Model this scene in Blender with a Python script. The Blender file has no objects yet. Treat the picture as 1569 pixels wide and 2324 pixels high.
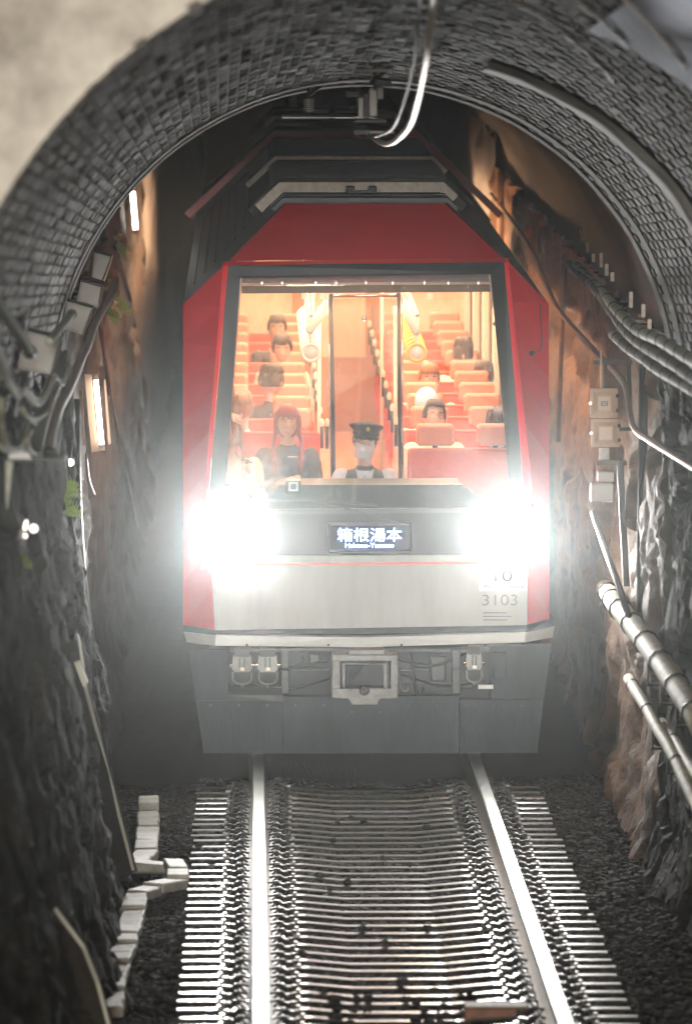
import bpy, bmesh, math, random
import numpy as np
from mathutils import Vector, Matrix, Quaternion
random.seed(7); np.random.seed(7)
SC = bpy.context.scene
COL = SC.collection
# ------------------------------------------------------------------ camera
CAMZ = 4.56
F = 12906.0                       # focal length in reference units (1569 x 2323)
cam_d = bpy.data.cameras.new('camera'); cam = bpy.data.objects.new('camera', cam_d); COL.objects.link(cam)
PIT = math.atan(918.5 / F); YAW = math.atan(213.5 / F * math.cos(PIT))
cam.location = (0, 0, CAMZ); cam.rotation_euler = (math.pi / 2 - PIT, 0, -YAW)
cam_d.sensor_fit = 'VERTICAL'; cam_d.sensor_height = 36; cam_d.sensor_width = 24; cam_d.lens = 200
cam_d.clip_start = 0.5; cam_d.clip_end = 900
cam_d.dof.use_dof = True; cam_d.dof.focus_distance = 39.6; cam_d.dof.aperture_fstop = 2.8
SC.camera = cam
# ------------------------------------------------------------------ sky, sun, exposure
SUN_EL, SUN_AZ, SUN_E = math.radians(4.0), math.radians(0.3), 1.45
w = bpy.data.worlds.new('World'); SC.world = w; w.use_nodes = True
nt = w.node_tree; nt.nodes.clear()
sky = nt.nodes.new('ShaderNodeTexSky'); sky.sky_type = 'NISHITA'; sky.sun_disc = False
sky.sun_elevation = SUN_EL; sky.sun_rotation = math.radians(180) + SUN_AZ; sky.air_density = 1.0; sky.dust_density = 2.0
bg = nt.nodes.new('ShaderNodeBackground'); bg.inputs[1].default_value = 0.05
wo = nt.nodes.new('ShaderNodeOutputWorld')
nt.links.new(sky.outputs[0], bg.inputs[0]); nt.links.new(bg.outputs[0], wo.inputs[0])
sun_d = bpy.data.lights.new('sun', 'SUN'); sun_d.energy = SUN_E; sun_d.angle = math.radians(4.5); sun_d.color = (1, 0.97, 0.92)
sun = bpy.data.objects.new('sun', sun_d); COL.objects.link(sun)
_dir = Vector((math.sin(-SUN_AZ) * math.cos(SUN_EL), math.cos(SUN_AZ) * math.cos(SUN_EL), -math.sin(SUN_EL)))
sun.rotation_euler = _dir.to_track_quat('-Z', 'Y').to_euler(); sun.location = (0, -20, 20)
vs = SC.view_settings; vs.view_transform = 'Standard'; vs.look = 'None'; vs.exposure = 0.48; vs.gamma = 1.0; vs.use_curve_mapping = False
SC.cycles.max_bounces = 8; SC.cycles.diffuse_bounces = 3; SC.cycles.glossy_bounces = 3; SC.cycles.transparent_max_bounces = 16
SC.cycles.transmission_bounces = 4; SC.cycles.volume_bounces = 0; SC.cycles.sample_clamp_indirect = 4.0; SC.cycles.caustics_reflective = False; SC.cycles.caustics_refractive = False
# ------------------------------------------------------------------ mapping helpers (reference units -> metres)
CR = cam.rotation_euler.to_matrix(); CO = Vector((0, 0, CAMZ))
def ray(px, py): return CR @ Vector(((px - 784.5) / F, -(py - 1161.5) / F, -1.0))
def P(px, py, y):
    d = ray(px, py); return CO + d * (y / d.y)
def WX(px, py, x):
    d = ray(px, py); return CO + d * (x / d.x)
def G(px, py, z):
    d = ray(px, py); return CO + d * ((z - CAMZ) / d.z)
SL = 0.038                         # the line steepens here
TM = Matrix.Translation((0.80, 39.4, 0.0)) @ Matrix.Rotation(math.atan(SL), 4, 'X')
TI = TM.inverted(); TO = TI @ CO; TR = TI.to_3x3()
def L(px, py, ly):
    d = TR @ ray(px, py); return TO + d * ((ly - TO.y) / d.y)
def rise(y): return max(0.0, y - 39.4) * SL
# ------------------------------------------------------------------ materials
def mat(name, col, rough=0.6, metal=0.0, col2=None, scale=6.0, contrast=0.5, bump=0.0, bscale=40.0, coat=0.0, spec=0.5, emit=None, estr=0.0, rvar=0.0, stretch=None, alpha=None):
    m = bpy.data.materials.new(name); m.use_nodes = True; n = m.node_tree; b = n.nodes['Principled BSDF']
    b.inputs['Base Color'].default_value = (*col, 1); b.inputs['Roughness'].default_value = rough; b.inputs['Metallic'].default_value = metal
    b.inputs['Coat Weight'].default_value = coat; b.inputs['Specular IOR Level'].default_value = spec
    if emit: b.inputs['Emission Color'].default_value = (*emit, 1); b.inputs['Emission Strength'].default_value = estr
    if col2 or bump or rvar:
        tc = n.nodes.new('ShaderNodeTexCoord'); mp = n.nodes.new('ShaderNodeMapping'); n.links.new(tc.outputs['Object'], mp.inputs[0])
        if stretch: mp.inputs['Scale'].default_value = stretch
    if col2 or rvar:
        nz = n.nodes.new('ShaderNodeTexNoise'); nz.inputs['Scale'].default_value = scale; nz.inputs['Detail'].default_value = 6; nz.inputs['Roughness'].default_value = 0.65
        n.links.new(mp.outputs[0], nz.inputs['Vector'])
        cr = n.nodes.new('ShaderNodeMapRange'); cr.inputs[1].default_value = 0.5 - 0.5 * (1 - contrast) * 0.5 - 0.02; cr.inputs[2].default_value = 0.5 + 0.5 * (1 - contrast) * 0.5 + 0.02
        n.links.new(nz.outputs[0], cr.inputs[0])
        if col2:
            mx = n.nodes.new('ShaderNodeMix'); mx.data_type = 'RGBA'
            mx.inputs[6].default_value = (*col, 1); mx.inputs[7].default_value = (*col2, 1)
            n.links.new(cr.outputs[0], mx.inputs[0]); n.links.new(mx.outputs[2], b.inputs['Base Color'])
        if rvar:
            r2 = n.nodes.new('ShaderNodeMapRange'); r2.inputs[3].default_value = max(0.03, rough - rvar); r2.inputs[4].default_value = min(1, rough + rvar)
            n.links.new(nz.outputs[0], r2.inputs[0]); n.links.new(r2.outputs[0], b.inputs['Roughness'])
    if bump:
        nb = n.nodes.new('ShaderNodeTexNoise'); nb.inputs['Scale'].default_value = bscale; nb.inputs['Detail'].default_value = 5
        bp = n.nodes.new('ShaderNodeBump'); bp.inputs['Strength'].default_value = bump; bp.inputs['Distance'].default_value = 0.02
        n.links.new(mp.outputs[0], nb.inputs['Vector']); n.links.new(nb.outputs[0], bp.inputs['Height']); n.links.new(bp.outputs[0], b.inputs['Normal'])
    return m
def emat(name, col, s):
    m = bpy.data.materials.new(name); m.use_nodes = True; n = m.node_tree; n.nodes.clear()
    e = n.nodes.new('ShaderNodeEmission'); e.inputs[0].default_value = (*col, 1); e.inputs[1].default_value = s
    o = n.nodes.new('ShaderNodeOutputMaterial'); n.links.new(e.outputs[0], o.inputs[0]); return m
def glassmat(name, tint, gloss=0.05, rough=0.02):
    m = bpy.data.materials.new(name); m.use_nodes = True; n = m.node_tree; n.nodes.clear()
    t = n.nodes.new('ShaderNodeBsdfTransparent'); t.inputs[0].default_value = (*tint, 1)
    g = n.nodes.new('ShaderNodeBsdfGlossy'); g.inputs['Roughness'].default_value = rough
    lw = n.nodes.new('ShaderNodeLayerWeight'); lw.inputs[0].default_value = 0.25
    mr = n.nodes.new('ShaderNodeMapRange'); mr.inputs[3].default_value = gloss; mr.inputs[4].default_value = 0.7
    mx = n.nodes.new('ShaderNodeMixShader'); o = n.nodes.new('ShaderNodeOutputMaterial')
    n.links.new(lw.outputs['Fresnel'], mr.inputs[0]); n.links.new(mr.outputs[0], mx.inputs[0]); n.links.new(t.outputs[0], mx.inputs[1]); n.links.new(g.outputs[0], mx.inputs[2]); n.links.new(mx.outputs[0], o.inputs[0]); return m
M = {}
M['brick'] = mat('brick_sooty', (0.030, 0.031, 0.030), 0.7, 0, (0.17, 0.165, 0.15), 2.2, 0.1, 0.5, 55)
M['brick_b'] = mat('brick_grey', (0.05, 0.05, 0.047), 0.7, 0, (0.22, 0.21, 0.19), 3.2, 0.1, 0.5, 55)
M['mortar'] = mat('mortar', (0.03, 0.031, 0.03), 0.85, 0, (0.09, 0.09, 0.082), 3, 0.3, 0.3, 60)
M['render'] = mat('repair_mortar', (0.42, 0.42, 0.40), 0.8, 0, (0.28, 0.28, 0.27), 4, 0.3, 0.2, 40)
M['headwall'] = mat('headwall_stone', (0.22, 0.185, 0.155), 0.85, 0, (0.90, 0.86, 0.76), .95, 0.62, 0.4, 14)
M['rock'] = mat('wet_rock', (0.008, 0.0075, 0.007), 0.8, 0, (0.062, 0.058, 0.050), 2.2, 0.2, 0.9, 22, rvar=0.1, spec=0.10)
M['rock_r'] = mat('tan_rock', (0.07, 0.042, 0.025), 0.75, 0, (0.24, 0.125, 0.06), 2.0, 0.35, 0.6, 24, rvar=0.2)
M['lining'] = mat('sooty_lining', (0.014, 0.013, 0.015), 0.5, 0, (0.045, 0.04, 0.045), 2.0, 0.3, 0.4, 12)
M['ground'] = mat('ballast_bed', (0.014, 0.013, 0.012), 0.85, 0, (0.03, 0.027, 0.024), 9, 0.3, 0.6, 60)
M['ballast'] = mat('ballast_stone', (0.022, 0.020, 0.019), 0.8, 0, (0.055, 0.048, 0.043), 8, 0.3, 0.4, 90, spec=0.2)
M['soil'] = mat('soil', (0.05, 0.045, 0.035), 0.9, 0, (0.09, 0.08, 0.06), 1, 0.3)
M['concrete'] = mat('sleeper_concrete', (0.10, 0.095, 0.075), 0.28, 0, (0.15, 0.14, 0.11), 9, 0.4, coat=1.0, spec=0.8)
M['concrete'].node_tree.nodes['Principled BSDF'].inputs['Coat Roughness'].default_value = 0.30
M['sleeper_side'] = mat('sleeper_side_shaded', (0.055, 0.05, 0.042), 0.9, 0, (0.035, 0.032, 0.027), 12, 0.4, spec=0.05)  # sides coloured darker to carry the shade in the gaps between sleepers
M['trough'] = mat('trough_concrete', (0.22, 0.20, 0.165), 0.6, 0, (0.46, 0.44, 0.37), 9, 0.25, 0.2, 60)
M['railtop'] = mat('rail_polished', (0.62, 0.61, 0.58), 0.30, 1.0, rvar=0.05, scale=30, stretch=(6, .3, 1))
M['railside'] = mat('rail_side', (0.14, 0.12, 0.10), 0.5, 0.4, (0.22, 0.2, 0.17), 20, 0.3)
M['clip'] = mat('clip_steel', (0.10, 0.095, 0.09), 0.33, 0.7)
M['pad'] = mat('rail_pad', (0.30, 0.29, 0.26), 0.5)
M['red'] = mat('red_paint', (0.74, 0.006, 0.020), 0.38, 0, (0.62, 0.005, 0.017), 3, 0.3, 0.0, coat=0.08, spec=0.3)
M['red_hi'] = mat('red_edge', (0.80, 0.015, 0.028), 0.28, coat=0.4)
M['silver'] = mat('silver_paint', (0.35, 0.35, 0.32), 0.45, 0.1, (0.27, 0.27, 0.245), 3.0, 0.15, 0.05, 3, stretch=(2.5, 1, .5))
M['white'] = mat('white_paint', (0.68, 0.68, 0.64), 0.4, 0, (0.6, 0.6, 0.56), 6, 0.4)
M['stripe'] = mat('stripe_red', (0.62, 0.06, 0.035), 0.4)
M['black'] = mat('black_gloss', (0.022, 0.025, 0.027), 0.5, spec=0.25)
M['window_black'] = mat('black_window_band', (0.012, 0.013, 0.014), 0.34, spec=0.3)
M['glowpatch'] = mat('glow_patch', (0.72, 0.78, 0.92), 0.85, 0, (0.48, 0.53, 0.62), 3, 0.3)  # bluish glow at the tunnel mouth, put into a surface colour
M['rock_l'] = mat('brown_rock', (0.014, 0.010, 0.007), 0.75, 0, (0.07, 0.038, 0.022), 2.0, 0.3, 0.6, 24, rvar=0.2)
M['litwin'] = emat('lit_window', (1.0, 0.55, 0.28), 5)
M['rubber'] = mat('black_gasket', (0.028, 0.034, 0.036), 0.45)
M['cabfill'] = emat('cab_fill_glow', (1.0, 0.80, 0.64), 60)  # glow of the added fill tube in the cab
M['dash'] = mat('dashboard', (0.014, 0.016, 0.018), 0.6, 0, (0.024, 0.026, 0.026), 14, 0.4)
M['skirt'] = mat('skirt_grey', (0.036, 0.045, 0.054), 0.7, 0, (0.018, 0.024, 0.029), 5, 0.1, 0.15, 30, stretch=(2, 1, .6))
M['under'] = mat('underframe', (0.05, 0.055, 0.055), 0.5, 0, (0.085, 0.09, 0.085), 9, 0.3)
M['steel'] = mat('cast_steel', (0.26, 0.26, 0.24), 0.42, 0.5, (0.14, 0.14, 0.13), 12, 0.3, 0.3, 60)
M['pale'] = mat('pale_metal', (0.90, 0.80, 0.66), 0.6, 0, (0.6, 0.52, 0.42), 14, 0.4)
M['dark'] = mat('roof_black', (0.007, 0.008, 0.009), 0.6, 0, (0.02, 0.02, 0.02), 12, 0.3)
M['seat'] = mat('seat_red', (0.62, 0.115, 0.065), 0.85, 0, (0.54, 0.09, 0.05), 30, 0.3)
M['headrest'] = mat('headrest_red', (0.62, 0.23, 0.14), 0.7, 0, (0.55, 0.19, 0.11), 20, 0.3)
M['cream'] = mat('cream_wall', (0.72, 0.52, 0.36), 0.6, 0, (0.66, 0.46, 0.31), 3, 0.4)
M['ivory'] = mat('ivory_plastic', (0.80, 0.72, 0.58), 0.4)
M['yellow'] = mat('strap_yellow', (0.85, 0.50, 0.06), 0.4)
M['strapw'] = mat('strap_white', (0.85, 0.80, 0.70), 0.5)
M['wood'] = mat('wood_floor', (0.42, 0.20, 0.09), 0.5, 0, (0.36, 0.16, 0.07), 6, 0.3, stretch=(8, 1, 1))
M['chrome'] = mat('chrome', (0.6, 0.58, 0.52), 0.25, 0.9)
M['pipe'] = mat('cream_pipe', (0.92, 0.88, 0.64), 0.6, 0, (0.62, 0.58, 0.42), 5, 0.5, 0.2, 30, spec=0.1)
M['cable'] = mat('black_cable', (0.02, 0.02, 0.02), 0.45)
M['lag'] = mat('lagged_cable', (0.16, 0.12, 0.10), 0.7, 0, (0.24, 0.19, 0.15), 20, 0.3, spec=0.2)
M['wetcable'] = mat('weathered_cable', (0.62, 0.60, 0.38), 0.65, 0, (0.10, 0.10, 0.06), 14, 0.3, 0.3, 60, spec=0.2)
M['conduit'] = mat('pale_conduit', (0.74, 0.76, 0.62), 0.65, 0, (0.40, 0.42, 0.32), 20, 0.3, spec=0.2)
M['rustcond'] = mat('brown_conduit', (0.24, 0.14, 0.09), 0.5, 0, (0.15, 0.09, 0.06), 16, 0.3)
M['plate_tan'] = mat('tan_plate', (0.34, 0.22, 0.14), 0.5)
M['boxgrey'] = mat('box_grey', (0.60, 0.57, 0.52), 0.45, 0, (0.48, 0.45, 0.41), 5, 0.3)
M['boxcream'] = mat('box_cream', (0.66, 0.46, 0.31), 0.45, 0, (0.60, 0.42, 0.28), 5, 0.4)
M['iron'] = mat('dark_iron', (0.03, 0.028, 0.026), 0.5, 0.3)
M['rust'] = mat('rusty_iron', (0.22, 0.09, 0.05), 0.7, 0, (0.12, 0.05, 0.03), 18, 0.3)
M['board'] = mat('dark_board', (0.022, 0.018, 0.014), 0.65, 0, (0.04, 0.032, 0.025), 5, 0.3, stretch=(1, 1, 6))
M['boardedge'] = mat('board_edge', (0.60, 0.58, 0.46), 0.6)
M['fern'] = mat('fern_leaf', (0.22, 0.42, 0.04), 0.5, 0, (0.50, 0.62, 0.10), 30, 0.3)
M['skin'] = mat('skin', (0.62, 0.36, 0.25), 0.5, 0, (0.58, 0.33, 0.22), 20, 0.4)
M['hairb'] = mat('hair_black', (0.025, 0.018, 0.015), 0.45, 0, (0.05, 0.035, 0.028), 60, 0.3, 0.4, 120, stretch=(4, 4, .5))
M['hairr'] = mat('hair_red', (0.36, 0.065, 0.045), 0.45, 0, (0.20, 0.04, 0.03), 50, 0.3, 0.4, 100, stretch=(4, 4, .4))
M['hairbr'] = mat('hair_brown', (0.16, 0.07, 0.035), 0.45, 0, (0.34, 0.17, 0.08), 50, 0.3, 0.4, 100, stretch=(4, 4, .4))
M['jacket'] = mat('dark_jacket', (0.035, 0.033, 0.035), 0.75, 0, (0.055, 0.05, 0.05), 16, 0.3, 0.4, 20)
M['vest'] = mat('navy_vest', (0.022, 0.028, 0.036), 0.8, 0, (0.03, 0.036, 0.045), 20, 0.3)
M['shirt'] = mat('white_shirt', (0.66, 0.66, 0.68), 0.8, 0, (0.56, 0.56, 0.58), 14, 0.3, 0.5, 18)
M['beige'] = mat('beige_cloth', (0.72, 0.60, 0.45), 0.8, 0, (0.62, 0.50, 0.36), 12, 0.3, 0.5, 16)
M['cap'] = mat('cap_black', (0.014, 0.014, 0.016), 0.6)
M['mask'] = mat('mask_white', (0.88, 0.88, 0.88), 0.75, 0, (0.82, 0.82, 0.83), 10, 0.4, 0.2, 90)
M['tie'] = mat('tie_blue', (0.20, 0.26, 0.36), 0.6)
M['lav'] = mat('lavender_cloth', (0.62, 0.50, 0.62), 0.85)
M['grey_cloth'] = mat('grey_cloth', (0.20, 0.18, 0.18), 0.85)
M['lip'] = mat('lips', (0.50, 0.15, 0.11), 0.5)
M['brow'] = mat('brow', (0.06, 0.035, 0.025), 0.7)
M['gold'] = mat('gold', (0.6, 0.42, 0.12), 0.35, 0.8)
M['glass'] = glassmat('windscreen_glass', (0.92, 0.95, 0.94), 0.035)
M['glass2'] = glassmat('partition_glass', (0.90, 0.88, 0.84), 0.04)
M['led'] = emat('led_text', (0.28, 0.44, 1.0), 8)
M['ledback'] = mat('sign_screen', (0.03, 0.034, 0.045), 0.9, spec=0.05)
M['tube'] = emat('fluorescent_tube', (1.0, 0.96, 0.90), 14)
M['bulb'] = emat('bulb_glow', (1.0, 0.93, 0.82), 2.2)
M['headlamp'] = emat('headlamp_glow', (1.0, 1.0, 0.97), 80)
M['ceil'] = emat('carriage_tube', (1.0, 0.66, 0.43), 88)
M['sticker'] = mat('white_sticker', (0.8, 0.8, 0.8), 0.5)
M['print'] = mat('dark_print', (0.06, 0.06, 0.065), 0.5)
M['wire'] = mat('copper_wire', (0.70, 0.62, 0.50), 0.35, 0.6)
# ------------------------------------------------------------------ mesh helpers
class MB:
    def __init__(s): s.v = []; s.f = []
    def add(s, vs, fs):
        o = len(s.v); s.v += [tuple(v) for v in vs]; s.f += [tuple(i + o for i in f) for f in fs]; return s
    def box(s, c, h, rot=None):
        vs = []
        for dz in (-1, 1):
            for dx, dy in ((-1, -1), (1, -1), (1, 1), (-1, 1)):
                p = Vector((dx * h[0], dy * h[1], dz * h[2]))
                if rot is not None: p = rot @ p
                vs.append(Vector(c) + p)
        return s.add(vs, [(3, 2, 1, 0), (4, 5, 6, 7), (0, 1, 5, 4), (1, 2, 6, 5), (2, 3, 7, 6), (3, 0, 4, 7)])
    def rbox(s, c, h, r=0.25, rot=None):
        """box with chamfered vertical and front/back edges: octagonal loops"""
        rr = r * min(h); vs = []
        def loop(k, y):
            a, b = h[0] - k, h[2] - k
            q = rr
            return [(-a + q, y, -b), (a - q, y, -b), (a, y, -b + q), (a, y, b - q), (a - q, y, b), (-a + q, y, b), (-a, y, b - q), (-a, y, -b + q)]
        loops = [loop(rr * .8, -h[1]), loop(0, -h[1] + rr), loop(0, h[1] - rr), loop(rr * .8, h[1])]
        for lp in loops:
            for p in lp:
                p = Vector(p)
                if rot is not None: p = rot @ p
                vs.append(Vector(c) + p)
        fs = [tuple(range(8)), tuple(range(31, 23, -1))]
        for k in range(3):
            for i in range(8):
                j = (i + 1) % 8; fs.append((k * 8 + i, (k + 1) * 8 + i, (k + 1) * 8 + j, k * 8 + j))
        return s.add(vs, fs)
    def tube(s, pts, r, n=8, caps=True):
        pts = [Vector(p) for p in pts]; rs = r if isinstance(r, (list, tuple)) else [r] * len(pts)
        o = len(s.v); up = None
        for i, p in enumerate(pts):
            t = (pts[min(i + 1, len(pts) - 1)] - pts[max(i - 1, 0)]).normalized()
            if up is None: up = t.orthogonal().normalized()
            up = (up - t * up.dot(t)); up = up.normalized() if up.length > 1e-6 else t.orthogonal().normalized()
            b = t.cross(up)
            for k in range(n):
                a = 2 * math.pi * k / n; s.v.append(tuple(p + (up * math.cos(a) + b * math.sin(a)) * rs[i]))
        for i in range(len(pts) - 1):
            for k in range(n):
                j = (k + 1) % n; s.f.append((o + i * n + k, o + i * n + j, o + (i + 1) * n + j, o + (i + 1) * n + k))
        if caps:
            s.f.append(tuple(o + k for k in range(n - 1, -1, -1))); s.f.append(tuple(o + (len(pts) - 1) * n + k for k in range(n)))
        return s
    def disc(s, c, axis, r, h, n=20): 
        c = Vector(c); a = Vector(axis).normalized(); return s.tube([c, c + a * h], r, n)
    def ring(s, c, axis, R, r, n=24, m=6):
        c = Vector(c); a = Vector(axis).normalized(); u = a.orthogonal().normalized(); b = a.cross(u); o = len(s.v)
        for i in range(n):
            t = 2 * math.pi * i / n; d = u * math.cos(t) + b * math.sin(t)
            for k in range(m):
                q = 2 * math.pi * k / m; s.v.append(tuple(c + d * (R + r * math.cos(q)) + a * r * math.sin(q)))
        for i in range(n):
            for k in range(m):
                s.f.append((o + i * m + k, o + ((i + 1) % n) * m + k, o + ((i + 1) % n) * m + (k + 1) % m, o + i * m + (k + 1) % m))
        return s
    def prism(s, pts, ext):
        """polygon pts (3D) extruded by vector ext"""
        n = len(pts); e = Vector(ext); vs = [Vector(p) for p in pts] + [Vector(p) + e for p in pts]
        fs = [tuple(range(n)), tuple(range(2 * n - 1, n - 1, -1))] + [(i, i + n, (i + 1) % n + n, (i + 1) % n) for i in range(n)]
        return s.add(vs, fs)
    def ell(s, c, r, n=16, m=10, rot=None):
        o = len(s.v); c = Vector(c)
        for i in range(m + 1):
            a = math.pi * i / m
            for k in range(n):
                t = 2 * math.pi * k / n; p = Vector((r[0] * math.sin(a) * math.cos(t), r[1] * math.sin(a) * math.sin(t), r[2] * math.cos(a)))
                if rot is not None: p = rot @ p
                s.v.append(tuple(c + p))
        for i in range(m):
            for k in range(n): s.f.append((o + i * n + k, o + (i + 1) * n + k, o + (i + 1) * n + (k + 1) % n, o + i * n + (k + 1) % n))
        return s
    def build(s, name, m, parent=None, smooth=False, bevel=0.0):
        me = bpy.data.meshes.new(name); me.from_pydata(s.v, [], s.f); me.validate()
        if bevel or True:
            bm = bmesh.new(); bm.from_mesh(me); bmesh.ops.recalc_face_normals(bm, faces=bm.faces)
            bm.to_mesh(me); bm.free()
        me.materials.append(m if not isinstance(m, str) else M[m])
        if smooth: me.polygons.foreach_set('use_smooth', [True] * len(me.polygons))
        o = bpy.data.objects.new(name, me); COL.objects.link(o)
        if parent: o.parent = parent
        if bevel:
            b = o.modifiers.new('bevel', 'BEVEL'); b.width = bevel; b.segments = 2; b.limit_method = 'ANGLE'; b.angle_limit = 0.6
        return o
def tag(o, label=None, cat=None, group=None, kind=None):
    if label: o['label'] = label
    if cat: o['category'] = cat
    if group: o['group'] = group
    if kind: o['kind'] = kind
    return o
def thing(name, label, cat, loc=(0, 0, 0), group=None):
    o = bpy.data.objects.new(name, None); COL.objects.link(o); o.location = loc; o.empty_display_size = 0.1
    return tag(o, label, cat, group)
def copy_tree(o, parent=None):
    c = o.copy(); COL.objects.link(c); c.parent = parent
    for ch in list(o.children): copy_tree(ch, c)
    return c
def rebase(o, loc):
    """move an object's origin to loc without moving its geometry"""
    loc = Vector(loc)
    if o.type == 'MESH': o.data.transform(Matrix.Translation(-loc)); o.location = loc
    else:
        for ch in o.children:
            if ch.type == 'MESH' and ch.data.users == 1 and ch.location.length == 0: ch.data.transform(Matrix.Translation(-loc))
        o.location = loc
    return o
def smooth_path(pts, k=4):
    pts = [Vector(p) for p in pts]; out = []
    for i in range(len(pts) - 1):
        p0 = pts[max(i - 1, 0)]; p1 = pts[i]; p2 = pts[i + 1]; p3 = pts[min(i + 2, len(pts) - 1)]
        for j in range(k):
            t = j / k; out.append(0.5 * ((2 * p1) + (p2 - p0) * t + (2 * p0 - 5 * p1 + 4 * p2 - p3) * t * t + (3 * p1 - p0 - 3 * p2 + p3) * t ** 3))
    out.append(pts[-1]); return out
def hashn(ix, iy, s=0):
    h = (ix.astype(np.int64) * 374761393 + iy.astype(np.int64) * 668265263 + s * 69069) & 0x7fffffff
    h = ((h ^ (h >> 13)) * 1274126177) & 0x7fffffff
    return ((h ^ (h >> 16)) & 0xffff) / 65535.0
def vnoise(x, y, s=0):
    ix = np.floor(x); iy = np.floor(y); fx = x - ix; fy = y - iy; fx = fx * fx * (3 - 2 * fx); fy = fy * fy * (3 - 2 * fy)
    a = hashn(ix, iy, s); b = hashn(ix + 1, iy, s); c = hashn(ix, iy + 1, s); d = hashn(ix + 1, iy + 1, s)
    return (a + (b - a) * fx) * (1 - fy) + (c + (d - c) * fx) * fy
def fbm(x, y, s=0, o=4):
    r = 0; a = 0.5
    for k in range(o): r = r + a * (vnoise(x, y, s + k) - 0.5); x = x * 2.1; y = y * 2.1; a *= 0.5
    return r
def worley(x, y, s=0):
    ix = np.floor(x); iy = np.floor(y); f1 = np.full(x.shape, 9.0); f2 = np.full(x.shape, 9.0); cid = np.zeros(x.shape)
    for dx in (-1, 0, 1):
        for dy in (-1, 0, 1):
            cx = ix + dx; cy = iy + dy; px = cx + 0.15 + 0.7 * hashn(cx, cy, s); py = cy + 0.15 + 0.7 * hashn(cx, cy, s + 9)
            d = np.hypot(px - x, py - y); near = d < f1
            f2 = np.where(near, f1, np.minimum(f2, d)); cid = np.where(near, hashn(cx, cy, s + 5), cid); f1 = np.where(near, d, f1)
    return f1, f2, cid
def blocks(x, y, s=0):
    ix = np.floor(x); iy = np.floor(y); f1 = np.full(x.shape, 9.0); f2 = np.full(x.shape, 9.0); h = np.zeros(x.shape)
    for dx in (-1, 0, 1):
        for dy in (-1, 0, 1):
            cx = ix + dx; cy = iy + dy; px = cx + 0.1 + 0.8 * hashn(cx, cy, s); py = cy + 0.1 + 0.8 * hashn(cx, cy, s + 9)
            ex, ey = x - px, y - py; d = np.abs(ex) * .75 + np.abs(ey) * .75 + .4 * np.hypot(ex, ey); near = d < f1
            hh = hashn(cx, cy, s + 5) + (hashn(cx, cy, s + 6) - .5) * 0.9 * ex + (hashn(cx, cy, s + 7) - .5) * 0.9 * ey
            f2 = np.where(near, f1, np.minimum(f2, d)); h = np.where(near, hh, h); f1 = np.where(near, d, f1)
    return h, np.clip((f2 - f1) / .12, 0, 1)
def grid_obj(name, X, Y, Z, m, parent=None, smooth=False):
    r, c = X.shape; v = np.stack([X, Y, Z], -1).reshape(-1, 3)
    i = (np.arange(r - 1)[:, None] * c + np.arange(c - 1)[None]).ravel(); f = np.stack([i, i + 1, i + c + 1, i + c], -1)
    me = bpy.data.meshes.new(name); me.from_pydata(v.tolist(), [], f.tolist()); me.materials.append(M[m])
    if smooth: me.polygons.foreach_set('use_smooth', [True] * len(me.polygons))
    o = bpy.data.objects.new(name, me); COL.objects.link(o)
    if parent: o.parent = parent
    return o
# ================================================================== THE TUNNEL
def lerp(a, b, t): return a + (b - a) * t
YA, YB = 22.0, 35.0
def ringp(y):                      # centre x, centre z, radius of the brick barrel
    t = (y - YA) / (YB - YA); return lerp(.84, .686, t), lerp(3.14, 2.79, t), lerp(2.09, 1.915, t)
def RP(y, a, off=0.0):             # a: angle from the crown, positive to the right; off: towards the axis
    cx, cz, R = ringp(y); return Vector((cx + (R - off) * math.sin(a), y, cz + (R - off) * math.cos(a)))
# ground (one sheet to the horizon outside, narrow inside the hill)
g = MB(); g.add([(-400, -400, -.34), (400, -400, -.34), (400, 22.0, -.34), (-400, 22.0, -.34)], [(0, 1, 2, 3)])
tag(g.build('ground', 'soil'), 'dark bare soil outside the tunnel mouth', None, kind='structure')
ys = np.concatenate([np.arange(14, 39.4, .11), np.arange(39.4, 130, 1.5)]); xs = np.arange(-1.9, 3.6, .11)
YY, XX = np.meshgrid(ys, xs, indexing='ij')
INT = np.clip((1.28 - np.abs(XX - .8)) / .1, 0, 1); ZZ = -.235 + .030 * INT + (1 - INT) * fbm(XX * 1.4, YY * 1.4, 3) * .10 + np.maximum(0, XX - 2.05) * .10 + np.maximum(0, YY - 39.4) * SL
tag(grid_obj('ballast_bed', XX, YY, ZZ, 'ground'), 'dark ballast bed along the tunnel floor', None, kind='structure')
# portal: headwall with brick barrel
portal = thing('tunnel_portal', 'brick lined tunnel mouth arching over the track with a pale stone headwall', 'tunnel', (0.84, 22, 0))
NA = 96
def arch_pts(y, off=0.0, a0=-math.pi / 2, a1=math.pi / 2, n=NA): return [RP(y, lerp(a0, a1, i / n), off) for i in range(n + 1)]
mb = MB(); inner = arch_pts(YA); inner = [Vector((inner[0].x, YA, -.34))] + inner + [Vector((inner[-1].x, YA, -.34))]
outer = []
for p in inner:
    dx, dz = p.x - .84, p.z - 3.14
    if p.z <= 3.14: outer.append(Vector((-9 if dx < 0 else 10.7, YA, p.z)))
    else:
        k = min(9.8 / max(abs(dx), 1e-6), 7.2 / max(dz, 1e-6)); outer.append(Vector((.84 + dx * k, YA, 3.14 + dz * k)))
n = len(inner)
off = Vector((0, 1.0, 0))
mb.add(inner + outer, [(i, i + 1, n + i + 1, n + i) for i in range(n - 1)])
hw = mb.build('headwall', 'headwall', portal)
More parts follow.
